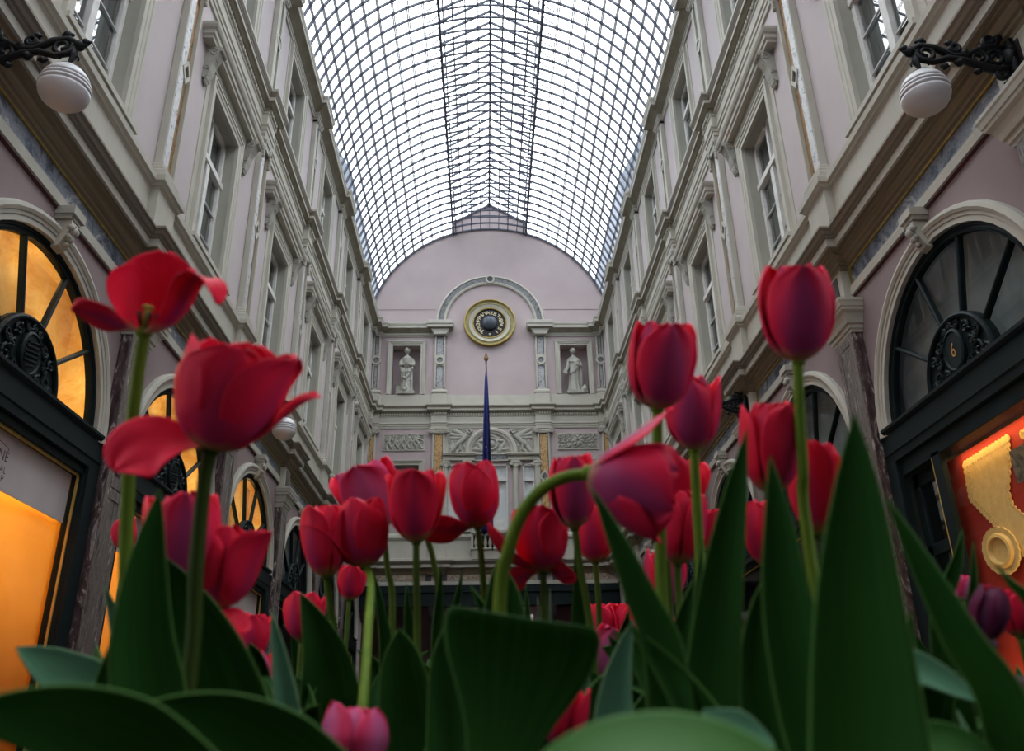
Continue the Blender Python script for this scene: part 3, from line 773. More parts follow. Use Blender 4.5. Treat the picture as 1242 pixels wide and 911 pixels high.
        dr = m.build('shop_door', TEAL, r, bevel=.008)
        m = MB(sg); m.box(4.118,4.125,y0+.05,y1-.05,-H+.1,2.3); m.build('door_glass', WGLASS, dr)
        m = MB(sg); m.box(4.152,4.5,y0+.17,y1+.1,-H,2.5); m.f = [f for f in m.f if f != (3,0,4,7)]; m.build('door_lobby', DARKIN, r, recalc=False)
    m = MB(sg); m.box(4.16 if shop != 'right' else 4.24,5.3,yc-1.5,yc+(1.5 if shop != 'right' else .96),-H,2.5); m.f = [f for f in m.f if f != (3,0,4,7)]
    m.build('shop_interior', SHOPW if (lit or shop == 'right') else DARKIN, r, recalc=False)
    if lit:
        for dy, dz, e in [(1.37*cos(math.radians(a_)),AZ+1.37*sin(math.radians(a_)),2.3) for a_ in (4,28,52,76,104,128,152,176)]+[(.6,2.66,2.6),(-.6,2.66,2.6),(1.1,2.66,3),(-1.1,2.66,3)]:
            lamp('fanlight_bulb', 'POINT', (sg*4.19, yc+dy, dz+H), e*LIT, WARM, .06)
        lamp('shop_lamp', 'AREA', (sg*4.75, yc, 2.42+H), 72*LIT, WARM, (.8,2.4))
    return r
GOLDNUM = paint('gold_number', (.55,.28,.06), rough=.4)
LIT = 1.0
LN = ['nearest','second','third','fourth','fifth','sixth']
for i, yc in enumerate(BAYS):
    if i < 1: continue
    n = i-2
    if n >= -1:
        lit = n <= 2
        lab = {-1:'lit shopfront beside the planter, cut off by the left edge of view',0:'golden lit arched shopfront with banded oval crest at the left edge',1:'second golden lit arched shopfront, behind the big left tulip',2:'third lit arched shopfront, small golden fanlight down the left wall'}.get(n, '%s arched shopfront on the left wall, unlit and dark' % LN[n])
        shopfront(-1, yc, lit, 'crest', lab, 'left')
        lab = {-1:'dark shopfront beside the planter, cut off by the right edge of view',0:'dark green arched shopfront numbered 6 with lit red display, right edge',1:'second arched shopfront on the right wall, dark fanlight behind tulips'}.get(n, '%s arched shopfront on the right wall, unlit and dark' % LN[n])
        shopfront(1, yc, False, '6' if n == 0 else 'crest', lab, 'right' if n == 0 else 'plain')
# displays in the left windows: a white board above an orange backdrop
for n, yc in ((0,BAYS[2]),(1,BAYS[3]),(2,BAYS[4])):
    t = empty('window_board', (-4.11, yc, 1.95), ['white board lettered in plum above the orange backdrop, nearest left window','white board above the orange backdrop in the second left window','white board above the orange backdrop in the third left window'][n], 'board', 'white boards in the left shop windows')
    m = MB(-1); m.box(4.10,4.112,yc-1.33,yc+1.33,1.97,2.435); m.build('panel', WBOARD, t)
    m = MB()
    for body, size, yr, z in (('NÉ',.125,6.765,2.245),('AL',.085,6.80,2.135),('P',.085,6.815,2.06)):
        text_mesh(m, body, size, lambda v, yr=yr, z=z: (-4.099+.0, yc+(yr-6.61)+v.x, z+v.y), .001)
    m.tube([(-4.098, yc-.38+.065*i, 2.355-.0018*(i-4.5)**2) for i in range(10)], .003, 4)
    m.build('lettering', INK, t)
    m = MB(-1); rows = [[(4.15+.012*sin(i*.55+n), yc-1.43+2.86*i/24, z) for i in range(25)] for z in (-H+.6, 2.0)]
    m.sheet(rows); tag(m.build('window_backdrop', ORANGE, None, (-4.3,yc,-H+.6), smooth=True, solid=.004), ['orange paper backdrop under the lettered board, nearest left window','orange paper backdrop in the second left shop window','orange paper backdrop in the third left shop window'][n], 'backdrop', 'orange backdrops in the left windows')
# red lace display in the nearest right window
yc = BAYS[2]
m = MB(); m.box(4.20,4.21,yc-1.45,yc+.955,-H+.55,2.35)
tag(m.build('red_backcloth', REDCLOTH, None, (4.205,yc,-H+.55)), 'red backcloth hung in the right-hand shop window', 'cloth')
def lace_edge(pts, amp, n=6):
    out = []
    for i in range(len(pts)-1):
        a, b = Vector(pts[i]), Vector(pts[i+1]); L = (b-a).length; k = max(1, int(L/.05)); nrm = Vector((-(b-a).y,(b-a).x)).normalized()
        for j in range(k*n):
            t = j/(k*n); out.append(a.lerp(b,t)+nrm*amp*abs(sin(PI*k*t)))
    return out
X_ = 4.64
def yz(px, py, X=X_):
    v = FW + RR*((px-621)/F_) + UU*((455.5-py)/F_); p = CAMPOS+v*((X-CAMPOS.x)/v.x); return (p.y, p.z)
def lace_panel(name, px, label, X, amp=.018):
    pts = [yz(a,b,X) for a,b in px]
    if sum(pts[i][0]*pts[(i+1)%len(pts)][1]-pts[(i+1)%len(pts)][0]*pts[i][1] for i in range(len(pts))) > 0: pts = pts[::-1]
    e = lace_edge(pts+[pts[0]], amp)
    m = MB(); m.prism([(v.x,v.y) for v in e], lambda p,q,t:(t,p,q), X, X+.012)
    o = m.build(name, LACE, None, (X, pts[0][0], min(p[1] for p in pts))); tag(o, label, 'lace')
    mm = MB()
    for ring in (.05,):
        c = Vector((sum(p[0] for p in pts)/len(pts), sum(p[1] for p in pts)/len(pts)))
        for i in range(0, len(e), 6):
            p = e[i].lerp(c, .12); mm.lathe([(.012,0),(.012,.004),(.005,.004),(.005,0)], (X-.004,p.x,p.y), 'x', 6, closed=True)
    mm.build('eyelets', SHOPW, o)
    return o
lace_panel('lace_collar', [(1168,562),(1222,528),(1224,560),(1222,596),(1228,614),(1256,640),(1256,690),(1176,606)], 'large cream lace collar with scalloped border on red cloth', 4.18)
lace_panel('lace_runner', [(1236,526),(1300,480),(1300,520),(1242,533)], 'narrow cream lace strip above the dark photograph in right window', 4.165)
cy, cz = yz(1213, 668, 4.16)
m = MB()
n = 40; vs = []
for (rr, x) in ((0,4.172),(.50,4.168),(.58,4.135),(.70,4.14),(.76,4.165),(1.0,4.158),(1.0,4.174)):
    for i in range(n):
        a = 2*PI*i/n; q = rr*(1+(.045*abs(sin(a*10)) if rr > .9 else 0)); ca, sa = cos(a)*q*.27, sin(a)*q*.20
        vs.append((x, cy+ca*.88-sa*.35, cz+sa*.9+ca*.30))
m.add(vs, [(j*n+i, j*n+(i+1)%n, (j+1)*n+(i+1)%n, (j+1)*n+i) for j in range(6) for i in range(n)]+[tuple(range(n)), tuple(range(6*n,7*n))])
dl = tag(m.build('lace_basket', LACE, None, (4.17,cy,cz-.15), smooth=False), 'oval cream lace dish with scalloped rim on the red cloth', 'lace dish')
ph = yz(1238, 560, 4.15)
m = MB(); m.box(4.148,4.156,ph[0]-.36,ph[0]+.11,ph[1]-.15,ph[1]+.12)
tag(m.build('old_photograph', PHOTO, None, (4.15,ph[0],ph[1]-.16)), 'dark old photograph beside the lace collar in right window', 'photograph')
lamp('display_lamp', 'AREA', (4.10, yc-.30, 2.33+H), 4.5*LIT, (1,.66,.28), (.05,1.9), (0, math.radians(-30), 0))
lamp('display_lamp', 'AREA', (4.09, yc-.30, .15+H), 12*LIT, (1,.66,.28), (.05,1.9), (0, math.radians(-150), 0))
lamp('display_lamp', 'AREA', (4.12, yc-1.36, 1.6+H), 9*LIT, (1,.66,.28), (.05,1.4), (math.radians(90), 0, 0))

# ------------------------------------------------------------------ wall lamps
def wall_lamp(sg, y, label):
    r = empty('wall_lamp', (sg*3.87, y, 4.6), label, 'lamp', 'globe lamps on scrolled iron brackets')
    m = MB(sg)
    m.box(3.835,3.869,y-.07,y+.07,4.48,4.84); m.lathe([(.09,0),(.075,-.03),(.04,-.045)], (3.85,y,4.70), 'x', 14)
    # twin bars of the arm, swelling and tapering
    m.tube([(3.85,y,4.60),(3.75,y,4.585),(3.62,y,4.62),(3.50,y,4.68),(3.38,y,4.70),(3.26,y,4.66),(3.17,y,4.68),(3.11,y,4.745)], [.030,.032,.030,.026,.026,.024,.022,.026], 8)
    m.tube([(3.85,y,4.78),(3.74,y,4.81),(3.62,y,4.78),(3.52,y,4.72),(3.42,y,4.72),(3.30,y,4.80),(3.18,y,4.82),(3.10,y,4.76)], [.028,.030,.026,.026,.026,.028,.028,.026], 8)
    def scroll(cx, cz, R, s0, a0, turns=1.6, rad=.022):
        n = 22; m.tube([(cx+R*(1-.75*i/n)*cos(a0+s0*2*PI*turns*i/n), y, cz+R*(1-.75*i/n)*sin(a0+s0*2*PI*turns*i/n)) for i in range(n)], [rad*(1-.25*i/n) for i in range(n)], 7)
    scroll(3.22,4.745,.085,1,PI/2); scroll(3.62,4.70,.075,-1,PI/2); scroll(3.75,4.70,.085,1,0); scroll(3.45,4.80,.05,1,PI); scroll(3.74,4.87,.06,-1,0); scroll(3.76,4.54,.05,1,0)
    for (x,z,q) in ((3.10,4.76,.042),(3.20,4.86,.034),(3.46,4.66,.034),(3.52,4.75,.034),(3.34,4.62,.028),(3.66,4.80,.03),(3.42,4.85,.026),(3.06,4.79,.03),(3.80,4.46,.034),(3.81,4.90,.034),(3.58,4.57,.026)):
        m.lathe([(q*sin(PI*i/6),-q*cos(PI*i/6)) for i in range(7)], (x,y,z), n=8)
        m.lathe([(q*.6*sin(PI*i/5),-q*1.5*cos(PI*i/5)) for i in range(6)], (x,y,z), 'x', n=6)
    m.build('iron_bracket', BLACK, r, smooth=True)
    gx, gz = 3.13, 4.365
    m = MB(sg); m.tube([(gx,y,4.75),(gx-.01,y,4.66),(gx+.01,y,4.60),(gx,y,4.54)], [.018,.030,.014,.012], 8)
    m.tube([(gx+.02+.07*cos(a*.5),y,4.63+.05*sin(a*.5)) for a in range(8)], .007, 5)
    m.lathe([(.0,.20),(.03,.195),(.05,.175),(.085,.165),(.09,.145),(.0,.145)], (gx,y,gz), n=20); m.build('cap', BLACK, r, smooth=True)
    m = MB(sg)
    prof = [(.075,.160),(.10,.145),(.125,.12),(.143,.095),(.156,.070),(.164,.050),(.160,.046),(.149,.044),(.152,.036),(.171,.030),(.173,.018),(.170,.012),(.156,.008),(.158,.001),(.176,-.005),(.177,-.016),(.174,-.022),(.160,-.027),(.161,-.034),(.174,-.041),(.172,-.055),(.163,-.082),(.143,-.112),(.113,-.140),(.075,-.160),(.035,-.170),(.004,-.172)]
    m.lathe(prof, (gx,y,gz), n=36); m.build('globe', MILK, r, smooth=True)
    return r
wall_lamp(-1, PIL[2], 'white globe lamp on black scrolled bracket at the top left')
wall_lamp(1, PIL[2], 'white globe lamp on black scrolled bracket at the top right')
wall_lamp(-1, PIL[4], 'smaller farther globe lamp beside the big red tulip, left wall')
wall_lamp(1, PIL[4], 'farther globe lamp on the right wall, its black bracket above the tulips')

# ------------------------------------------------------------------ glazed vault
VX, VZC, VR = .06, 13.175, 4.315
A_L = math.asin(1.34/VR); STEP = math.radians(5.36)
ceil_ = struct(empty('ceiling', (0, 12, 14)))
def arc(a, r=VR): return (VX+r*sin(a), VZC+r*cos(a))
AMAX = A_L+STEP*12.0
ST = PER/9
ys = []
y = D-.04
while y > Y0: ys.append(y); y -= ST
for sg in (-1,1):
    m = MB(); NA = 12
    rows = []
    for i in range(len(ys)):
        rows.append([(arc(sg*(A_L+STEP*j*.5), VR+.03)[0], ys[i], arc(sg*(A_L+STEP*j*.5), VR+.03)[1]) for j in range(2*NA+1)])
    m.sheet(rows); m.build('vault_glazing', VGLASS, ceil_, recalc=False)
E1 = 17.74; RID = 18.56
for sg in (-1,1):
    m = MB(); m.sheet([[(VX+sg*1.36,y_,E1+.03),(VX,y_,RID+.03)] for y_ in (Y0,D)]); m.build('lantern_glazing', VGLASS, ceil_, recalc=False)
    m = MB(); x0, z0 = arc(sg*A_L); m.sheet([[(x0,y_,z0+.05),(x0,y_,E1)] for y_ in (Y0,D)]); m.build('lantern_side_glazing', VGLASS, ceil_, recalc=False)
m = MB(); na = 60
prof = [(-.03,-.020),(.03,-.020),(.03,.020),(-.03,.020)]
vs = []
for i in range(na+1):
    a = -AMAX+2*AMAX*i/na
    inner = abs(a) < A_L-.005
    for dr, dy in prof:
        q = arc(a, VR+dr*(.8 if inner else 1)); vs.append((q[0], ys[0]+dy*(.9 if inner else 1), q[1]))
m.add(vs, [(i*4+j, i*4+(j+1)%4, (i+1)*4+(j+1)%4, (i+1)*4+j) for i in range(na) for j in range(4)])
rib = m.build('arch_rib', IRON, ceil_)
m = MB(); yy = ys[0]
def bar(mb, a, b, w, h=None):
    h = h or w; a, b = Vector(a), Vector(b); t = (b-a).normalized(); s_ = t.cross(Vector((0,1,0)))
    if s_.length < .1: s_ = Vector((1,0,0))
    s_.normalize(); u_ = t.cross(s_)
    vs = [p+s_*i*w/2+u_*j*h/2 for p in (a,b) for i,j in ((-1,-1),(1,-1),(1,1),(-1,1))]
    mb.add(vs, [(0,1,2,3),(4,5,6,7)]+[(i,(i+1)%4,4+(i+1)%4,4+i) for i in range(4)])
for sg in (-1,1):
    x0, z0 = arc(sg*A_L)
    bar(m, (VX+sg*1.36,yy,E1), (VX,yy,RID), .060, .045)
    bar(m, (x0,yy,z0), (VX+sg*1.36,yy,E1), .045)
    bar(m, (x0-sg*.10,yy,z0+.06), (x0-sg*.10,yy,E1-.02), .022)
    # curled bracket outside the lantern
    m.tube([(x0+sg*(.02+.30*t/8),yy,z0+.36-.36*(t/8)**.5) for t in range(9)], .018, 5)
frame = m.build('lantern_frame', IRON, ceil_)
for y_ in ys[1:]:
    for o in (rib, frame):
        c = o.copy(); COL.objects.link(c); c.location.y = y_-ys[0]
for sg in (-1,1):
    for j in range(1, 13):
        a = sg*(A_L+STEP*j); q = arc(a, VR+.035)
        t = Vector((cos(a),0,-sin(a))); nn = Vector((sin(a),0,cos(a)))
        m = MB(); p = Vector((q[0],0,q[1]))
        for off in (-.022,.022):
            vs = [p+t*(off+i*.0115)+nn*k_*.018+Vector((0,yv,0)) for yv in (Y0,D) for i,k_ in ((-1,-1),(1,-1),(1,1),(-1,1))]
            m.add(vs, [(0,1,2,3),(4,5,6,7)]+[(i,(i+1)%4,4+(i+1)%4,4+i) for i in range(4)])
        m.build('purlin', IRONL, ceil_)
    x0, z0 = arc(sg*A_L)
    m = MB(); m.box(x0-.03,x0+.03,Y0,D,z0-.06,z0+.0); m.box(x0-sg*.10-.012,x0-sg*.10+.012,Y0,D,z0-.01,z0+.05); m.box(x0-.02,x0+.02,Y0,D,z0+.12,z0+.15); m.build('lantern_beam', IRON, ceil_)
    m = MB(); m.box(VX+sg*1.36-.03,VX+sg*1.36+.03,Y0,D,E1-.05,E1+.03); m.build('eaves_beam', IRON, ceil_)
    for j in (1,2,3):
        f = j/4; x, z = VX+sg*1.36*(1-f), E1+(RID-E1)*f+.03
        m = MB(); m.box(x-.015,x+.015,Y0,D,z-.015,z+.015); m.build('lantern_purlin', IRON, ceil_)
    for j in (1,2,3):
        xx = sg*1.34*(1-j/4)
        q = VX+xx, VZC+math.sqrt(VR*VR-xx*xx)
        m = MB(); m.box(q[0]-.011,q[0]+.011,Y0,D,q[1]-.011,q[1]+.011); m.build('tie_rod', IRON, ceil_)
m = MB(); m.box(VX-.032,VX+.032,Y0,D,RID-.06,RID+.03); m.build('ridge_beam', IRON, ceil_)
# drip lights: the two gutter lines along the foot of the vault
for sg in (-1,1):
    m = MB(sg); m.box(3.95,4.5,Y0,D,13.56,13.60); struct(m.build('trim_9' if sg < 0 else 'trim_10', CREAM))
#@@PART3@@
# ------------------------------------------------------------------ end wall
we = struct(empty('wall_end', (XC, D, 0)))
NX = (2.40, 3.38)
holes = [(-3.38,-2.40,10.88,12.72),(2.40,3.38,10.88,12.72),(-3.38,-2.36,6.5,8.40),(2.36,3.38,6.5,8.40),
         (-.53,.53,6.15,8.42),(-1.40,-1.03,6.15,8.42),(1.03,1.40,6.15,8.42),(-3.9,3.9,-H,4.55)]
xs = sorted(set([-4.6,4.6]+[h[0] for h in holes]+[h[1] for h in holes])); zs = sorted(set([-H,13.6]+[h[2] for h in holes]+[h[3] for h in holes]))
m = MB()
for i in range(len(xs)-1):
    for j in range(len(zs)-1):
        cx, cz = (xs[i]+xs[i+1])/2, (zs[j]+zs[j+1])/2
        if any(h[0] < cx < h[1] and h[2] < cz < h[3] for h in holes): continue
        m.quad((XC+xs[i],D,zs[j]),(XC+xs[i+1],D,zs[j]),(XC+xs[i+1],D,zs[j+1]),(XC+xs[i],D,zs[j+1]))
pts = [arc(-AMAX+2*AMAX*i/60, VR+.02) for i in range(61)]
pts = [p for p in pts if p[1] > 13.6]
poly = [(XC-4.6,13.6),(pts[0][0],13.6)]+[p for p in pts if p[0]-VX < -1.36]+[(VX-1.36,E1),(VX,RID),(VX+1.36,E1)]+[p for p in pts if p[0]-VX > 1.36]+[(pts[-1][0],13.6)]
poly = poly[1:]
m.add([(x,D,z) for x,z in poly], [tuple(range(len(poly)))])
m.build('wall_face', PINK, we, recalc=False)
m = MB()
for i in range(4):
    r_ = VR+.0+.30*i if i else VR+.0
    a_ = A_L*1.0 if i < 2 else A_L*(.72 if i == 2 else .40)
    m.tube([(VX+r_*sin(-a_+2*a_*t/14), D-.02, VZC+r_*cos(-a_+2*a_*t/14)) for t in range(15)], .018, 5)
for x in (-.68,0,.68): m.box(VX+x-.008,VX+x+.008,D-.03,D-.01,17.45,18.5-abs(x)*.6)
m.build('gable_bars', IRON, we)
m = MB()
for (a,b,c,d) in holes[:4]:
    y2 = D+.42
    m.quad((XC+a,D,c),(XC+a,D,d),(XC+a,y2,d),(XC+a,y2,c)); m.quad((XC+b,D,c),(XC+b,y2,c),(XC+b,y2,d),(XC+b,D,d))
    m.quad((XC+a,D,d),(XC+b,D,d),(XC+b,y2,d),(XC+a,y2,d)); m.quad((XC+a,D,c),(XC+a,y2,c),(XC+b,y2,c),(XC+b,D,c)); m.quad((XC+a,y2,c),(XC+a,y2,d),(XC+b,y2,d),(XC+b,y2,c))
m.build('niche_recess', PINK, we)
def yframe(name, x0, x1, z0, z1, prof, mat, parent, bottom=False):
    """moulded frame round an opening of the end wall, prof (d outward, y towards the viewer)"""
    m = MB(); k = len(prof); vs = []
    cs = [(x0,z0,-1,-1 if bottom else 0),(x0,z1,-1,1),(x1,z1,1,1),(x1,z0,1,-1 if bottom else 0)]
    for (x,z,sx,sz) in cs:
        for d, yv in prof: vs.append((XC+x+sx*d, D-yv, z+sz*d))
    segs = 4 if bottom else 3
    m.add(vs, [(i*k+j, i*k+(j+1)%k, ((i+1)%4)*k+(j+1)%k, ((i+1)%4)*k+j) for i in range(segs) for j in range(k)]+([] if bottom else [tuple(range(k)), tuple(range(3*k,4*k))]))
    return m.build(name, mat, parent)
NPROF = [(-.01,-.02),(-.01,.05),(.05,.055),(.06,.075),(.115,.08),(.12,.10),(.155,.10),(.16,-.02)]
for (a,b,c,d) in holes[:4]: yframe('niche_frame', a, b, c, d, NPROF, CREAM, we)
m = MB(); 
for a,b in ((-4.0,-1.30),(1.30,4.0)): m.box(XC+a,XC+b,D-.07,D,10.5,10.86)
m.box(XC-1.35,XC+1.35,D-.05,D,10.5,10.84)
m.build('plinth_band', CREAM, we)
m = MB(); m.box(-4.2,XC-1.92,D-.02,D,13.6,13.615); m.box(XC+1.92,4.2,D-.02,D,13.6,13.615); m.box(-4.2,XC-1.92,D-.012,D,14.13,14.145); m.box(XC+1.92,4.2,D-.012,D,14.13,14.145); m.build('string_line', PINKD, we)
# big moulded arch
m = MB(); k = None
prof = [(1.56,0),(1.56,.06),(1.62,.085),(1.645,.085),(1.65,.055),(1.83,.055),(1.835,.085),(1.87,.085),(1.90,.05),(1.90,0)]
k = len(prof); n = 40
m.add([(XC-r*cos(PI*i/n), D-q, 13.58+r*sin(PI*i/n)) for i in range(n+1) for r,q in prof], [(i*k+j, i*k+(j+1)%k, (i+1)*k+(j+1)%k, (i+1)*k+j) for i in range(n) for j in range(k)])
ab = m.build('arch_band', CREAM, we)
m = MB(); prof = [(1.655,.03),(1.655,.062),(1.825,.062),(1.825,.03)]
for a0, a1 in ((2,86.5),(93.5,178)):
    n2 = 20; k = 4
    m.add([(XC-r*cos(math.radians(a0+(a1-a0)*i/n2)), D-q, 13.58+r*sin(math.radians(a0+(a1-a0)*i/n2))) for i in range(n2+1) for r,q in prof], [(i*k+j, i*k+(j+1)%k, (i+1)*k+(j+1)%k, (i+1)*k+j) for i in range(n2) for j in range(k)]+[tuple(range(4)),tuple(range(n2*4,n2*4+4))])
m.build('arch_inlay', DGRM, ab)
m = MB(); m.lathe([(.105,0),(.165,0),(.165,.12),(.105,.12)], (XC,D,13.58+1.74), 'y', 24, closed=True); m.build('crown_ring', CREAM, ab)
m = MB(); m.lathe([(.11,0),(.11,.09)], (XC,D,13.58+1.74), 'y', 24); m.build('crown_roundel', DARKM, ab)
# caps that carry the arch, ends of the top cornice
m = MB()
for sx in (-1,1):
    x = XC+sx*1.74
    m.box(x-.42,x+.42,D-.37,D,13.42,13.56); m.box(x-.38,x+.38,D-.33,D,13.34,13.42)
    m.prism([(x-.20,13.06),(x-.36,13.34),(x+.36,13.34),(x+.20,13.06)], lambda p,q,t:(p,t,q), D-.25, D)
m.build('arch_cap', CREAM, we, bevel=.012)

def end_pilaster(x, w, storey, label, half=False):
    r = empty('end_wall_pilaster', (x, D, 10.5 if storey == 2 else 6.14), label, 'pilaster', 'end wall pilasters')
    z0, z1 = (10.86,13.10) if storey == 2 else (6.14,9.50)
    hw = w/2; f = D-.10; bw = .055
    m = MB()
    m.box(x-hw,x-hw+bw,f,D-.003,z0,z1); m.box(x+hw-bw,x+hw,f,D-.003,z0,z1); m.box(x-hw,x+hw,f,D-.003,z0,z0+(.24 if storey == 2 else .1)); m.box(x-hw,x+hw,f,D-.003,z1-.05,z1)
    m.build('shaft', CREAM, r, bevel=.005)
    m = MB(); m.box(x-hw+.01,x+hw-.01,D-.065,D-.003,z0+.05,z1-.02); pn = m.build('inlay_panel', WHIM if storey == 2 else YELE, r)
    m = MB(); b = hw-bw
    for (xa,xb,za,zb) in ((x-b,x-b+.022,z0+.24,z1-.05),(x+b-.022,x+b,z0+.24,z1-.05),(x-b,x+b,z1-.075,z1-.05),(x-b,x+b,z0+.24,z0+.262)): m.box(xa,xb,D-.068,D-.05,za,zb)
    m.build('dark_fillet', DARKM, pn)
    if storey == 2:
        zc = 12.12
        m = MB(); m.lathe([(.10,0),(.165,0),(.165,.13),(.10,.13)], (x,D-.003,zc), 'y', 22, closed=True); m.box(x-hw,x+hw,f+.005,D-.003,zc-.20,zc-.155); m.box(x-hw,x+hw,f+.005,D-.003,zc+.155,zc+.20); m.build('ring', CREAM, r)
        m = MB(); m.lathe([(.105,0),(.105,.10)], (x,D-.003,zc), 'y', 22); m.build('roundel', DGRM, r)
        m = MB(); m.sweep([(-.05,10.50),(.055,10.50),(.055,10.84),(.02,10.86),(.02,10.89),(.05,10.92),(.05,10.98),(.03,11.0),(.01,11.03),(-.05,11.03)], [(x-hw-.03,D-.003),(x-hw-.03,f),(x+hw+.03,f),(x+hw+.03,D-.003)]); m.build('pedestal', CREAM, r)
    else:
        zc = 7.95
        m = MB()
        for q in range(4):
            a0, a1 = PI/2*q, PI/2*(q+1)
            m.prism([(x+.19*cos(a0),zc+.24*sin(a0)),(x+.19*cos(a1),zc+.24*sin(a1)),(x+.115*cos(a1),zc+.15*sin(a1)),(x+.115*cos(a0),zc+.15*sin(a0))], lambda p,q_,t:(p,t,q_), D-.115, D-.05)
        m.build('lozenge_frame', CREAM, r)
        m = MB(); m.prism([(x+.12*cos(PI/2*q),zc+.155*sin(PI/2*q)) for q in range(4)], lambda p,q_,t:(p,t,q_), D-.09, D-.05); m.build('lozenge_stone', DGRM, r)
        m = MB(); m.box(x-hw-.06,x+hw+.06,D-.16,D-.003,9.60,9.68); m.box(x-hw,x+hw,D-.13,D-.003,9.46,9.60)
        for sd in (-1,1):
            cx = x+sd*(hw+.05)
            m.tube([(cx,D-.17,9.545),(cx,D-.003,9.545)], .085, 14)
            m.tube([(cx+.06*(1-i/18)*cos(i*.7),D-.175,9.545+.06*(1-i/18)*sin(i*.7)) for i in range(15)], .013, 5)
        for i in range(5): m.lathe([(.022*sin(PI*j/5),-.03*cos(PI*j/5)) for j in range(6)], (x-.12+.06*i,D-.135,9.52), n=6)
        m.build('capital', CREAM, r)
    return r
for sx, sd in ((-1,'left'),(1,'right')):
    end_pilaster(XC+sx*1.74, .36, 2, 'upper end-wall pilaster with grey marble panels %s of the golden medallion' % sd)
    end_pilaster(sx*3.86, .24, 2, 'narrow upper corner pilaster at the far %s corner of the gallery' % sd)
    end_pilaster(XC+sx*1.74, .40, 1, 'end-wall pilaster with yellow marble and lozenge %s of the flag' % sd)
    end_pilaster(sx*3.88, .26, 1, 'narrow yellow marble corner pilaster at the far %s corner' % sd)
# medallion
md = empty('round_medallion', (XC, D-.02, 13.57), 'gold-rimmed round medallion with black lettered dial on the pink end wall', 'medallion')
MX, MZ = XC-.02, 13.57
m = MB(); m.lathe([(.855,0),(.855,.10),(.865,.15),(.885,.16),(.905,.14),(.91,.09),(.91,0)], (MX,D-.003,MZ), 'y', 56, closed=True); m.build('gilt_rim', GILT, md, smooth=True)
m = MB(); m.lathe([(.73,0),(.73,.11),(.745,.12),(.76,.10),(.80,.075),(.84,.09),(.86,.10),(.86,0)], (MX,D-.003,MZ), 'y', 56, closed=True); m.build('dull_gilt_ring', paint('dull_gilding', (.40,.35,.17), (.28,.24,.10), scale=8, rough=.5), md, smooth=True)
m = MB(); m.lathe([(.58,0),(.58,.05),(.62,.07),(.725,.10),(.725,0)], (MX,D-.003,MZ), 'y', 56, closed=True); m.build('white_ring', CREAM, md)
m = MB(); m.lathe([(.565,0),(.565,.09),(.60,.09),(.61,.0)], (MX,D-.003,MZ), 'y', 56, closed=True); m.build('inner_gilt_rim', GILT, md)
m = MB(); m.lathe([(.57,0),(.57,.04)], (MX,D-.003,MZ), 'y', 56); m.build('black_dial', BLACKD, md)
m = MB(); m.lathe([(.27,0),(.262,.055),(.24,.10),(.20,.145),(.14,.18),(.07,.20),(.005,.205)], (MX,D-.04,MZ), 'y', 30)
for q in range(-2,3):
    a = q*.42; m.tube([(MX+.272*sin(a)*cos(t_), D-.045-.205*cos(a)*cos(t_), MZ+.272*sin(t_)) for t_ in [(-1.3+.26*k_) for k_ in range(11)]], .008, 4)
m.build('dark_globe', STEEL, md, smooth=True)
m = MB()
def ring_text(chars, a0, a1, R, size, small=()):
    n = len(chars)
    for i, ch in enumerate(chars):
        a = math.radians(a0+(a1-a0)*i/max(1,n-1)); sz = size
        if ch.islower(): sz *= .85; ch = ch.upper()
        text_mesh(m, ch, sz, lambda v, a=a: (MX+(R+v.y)*sin(a)+v.x*cos(a), D-.046-v.z, MZ+(R+v.y)*cos(a)-v.x*sin(a)), .006)
for chars, a0, a1 in (('THor',-142,-112),('CH',-98,-87),('P',-74,-74),('Pm',-60,-48),('V',-36,-36),('Vale',-18,12),('B',27,27),('TvBP',48,88),('a',100,100),('S',122,122),('I',144,144)):
    ring_text(chars, a0, a1, .405, .20)
m.lathe([(.036*sin(PI*i/6),-.036*cos(PI*i/6)) for i in range(7)], (MX,D-.05,MZ-.43), n=10)
m.build('gold_lettering', GOLDL, md)
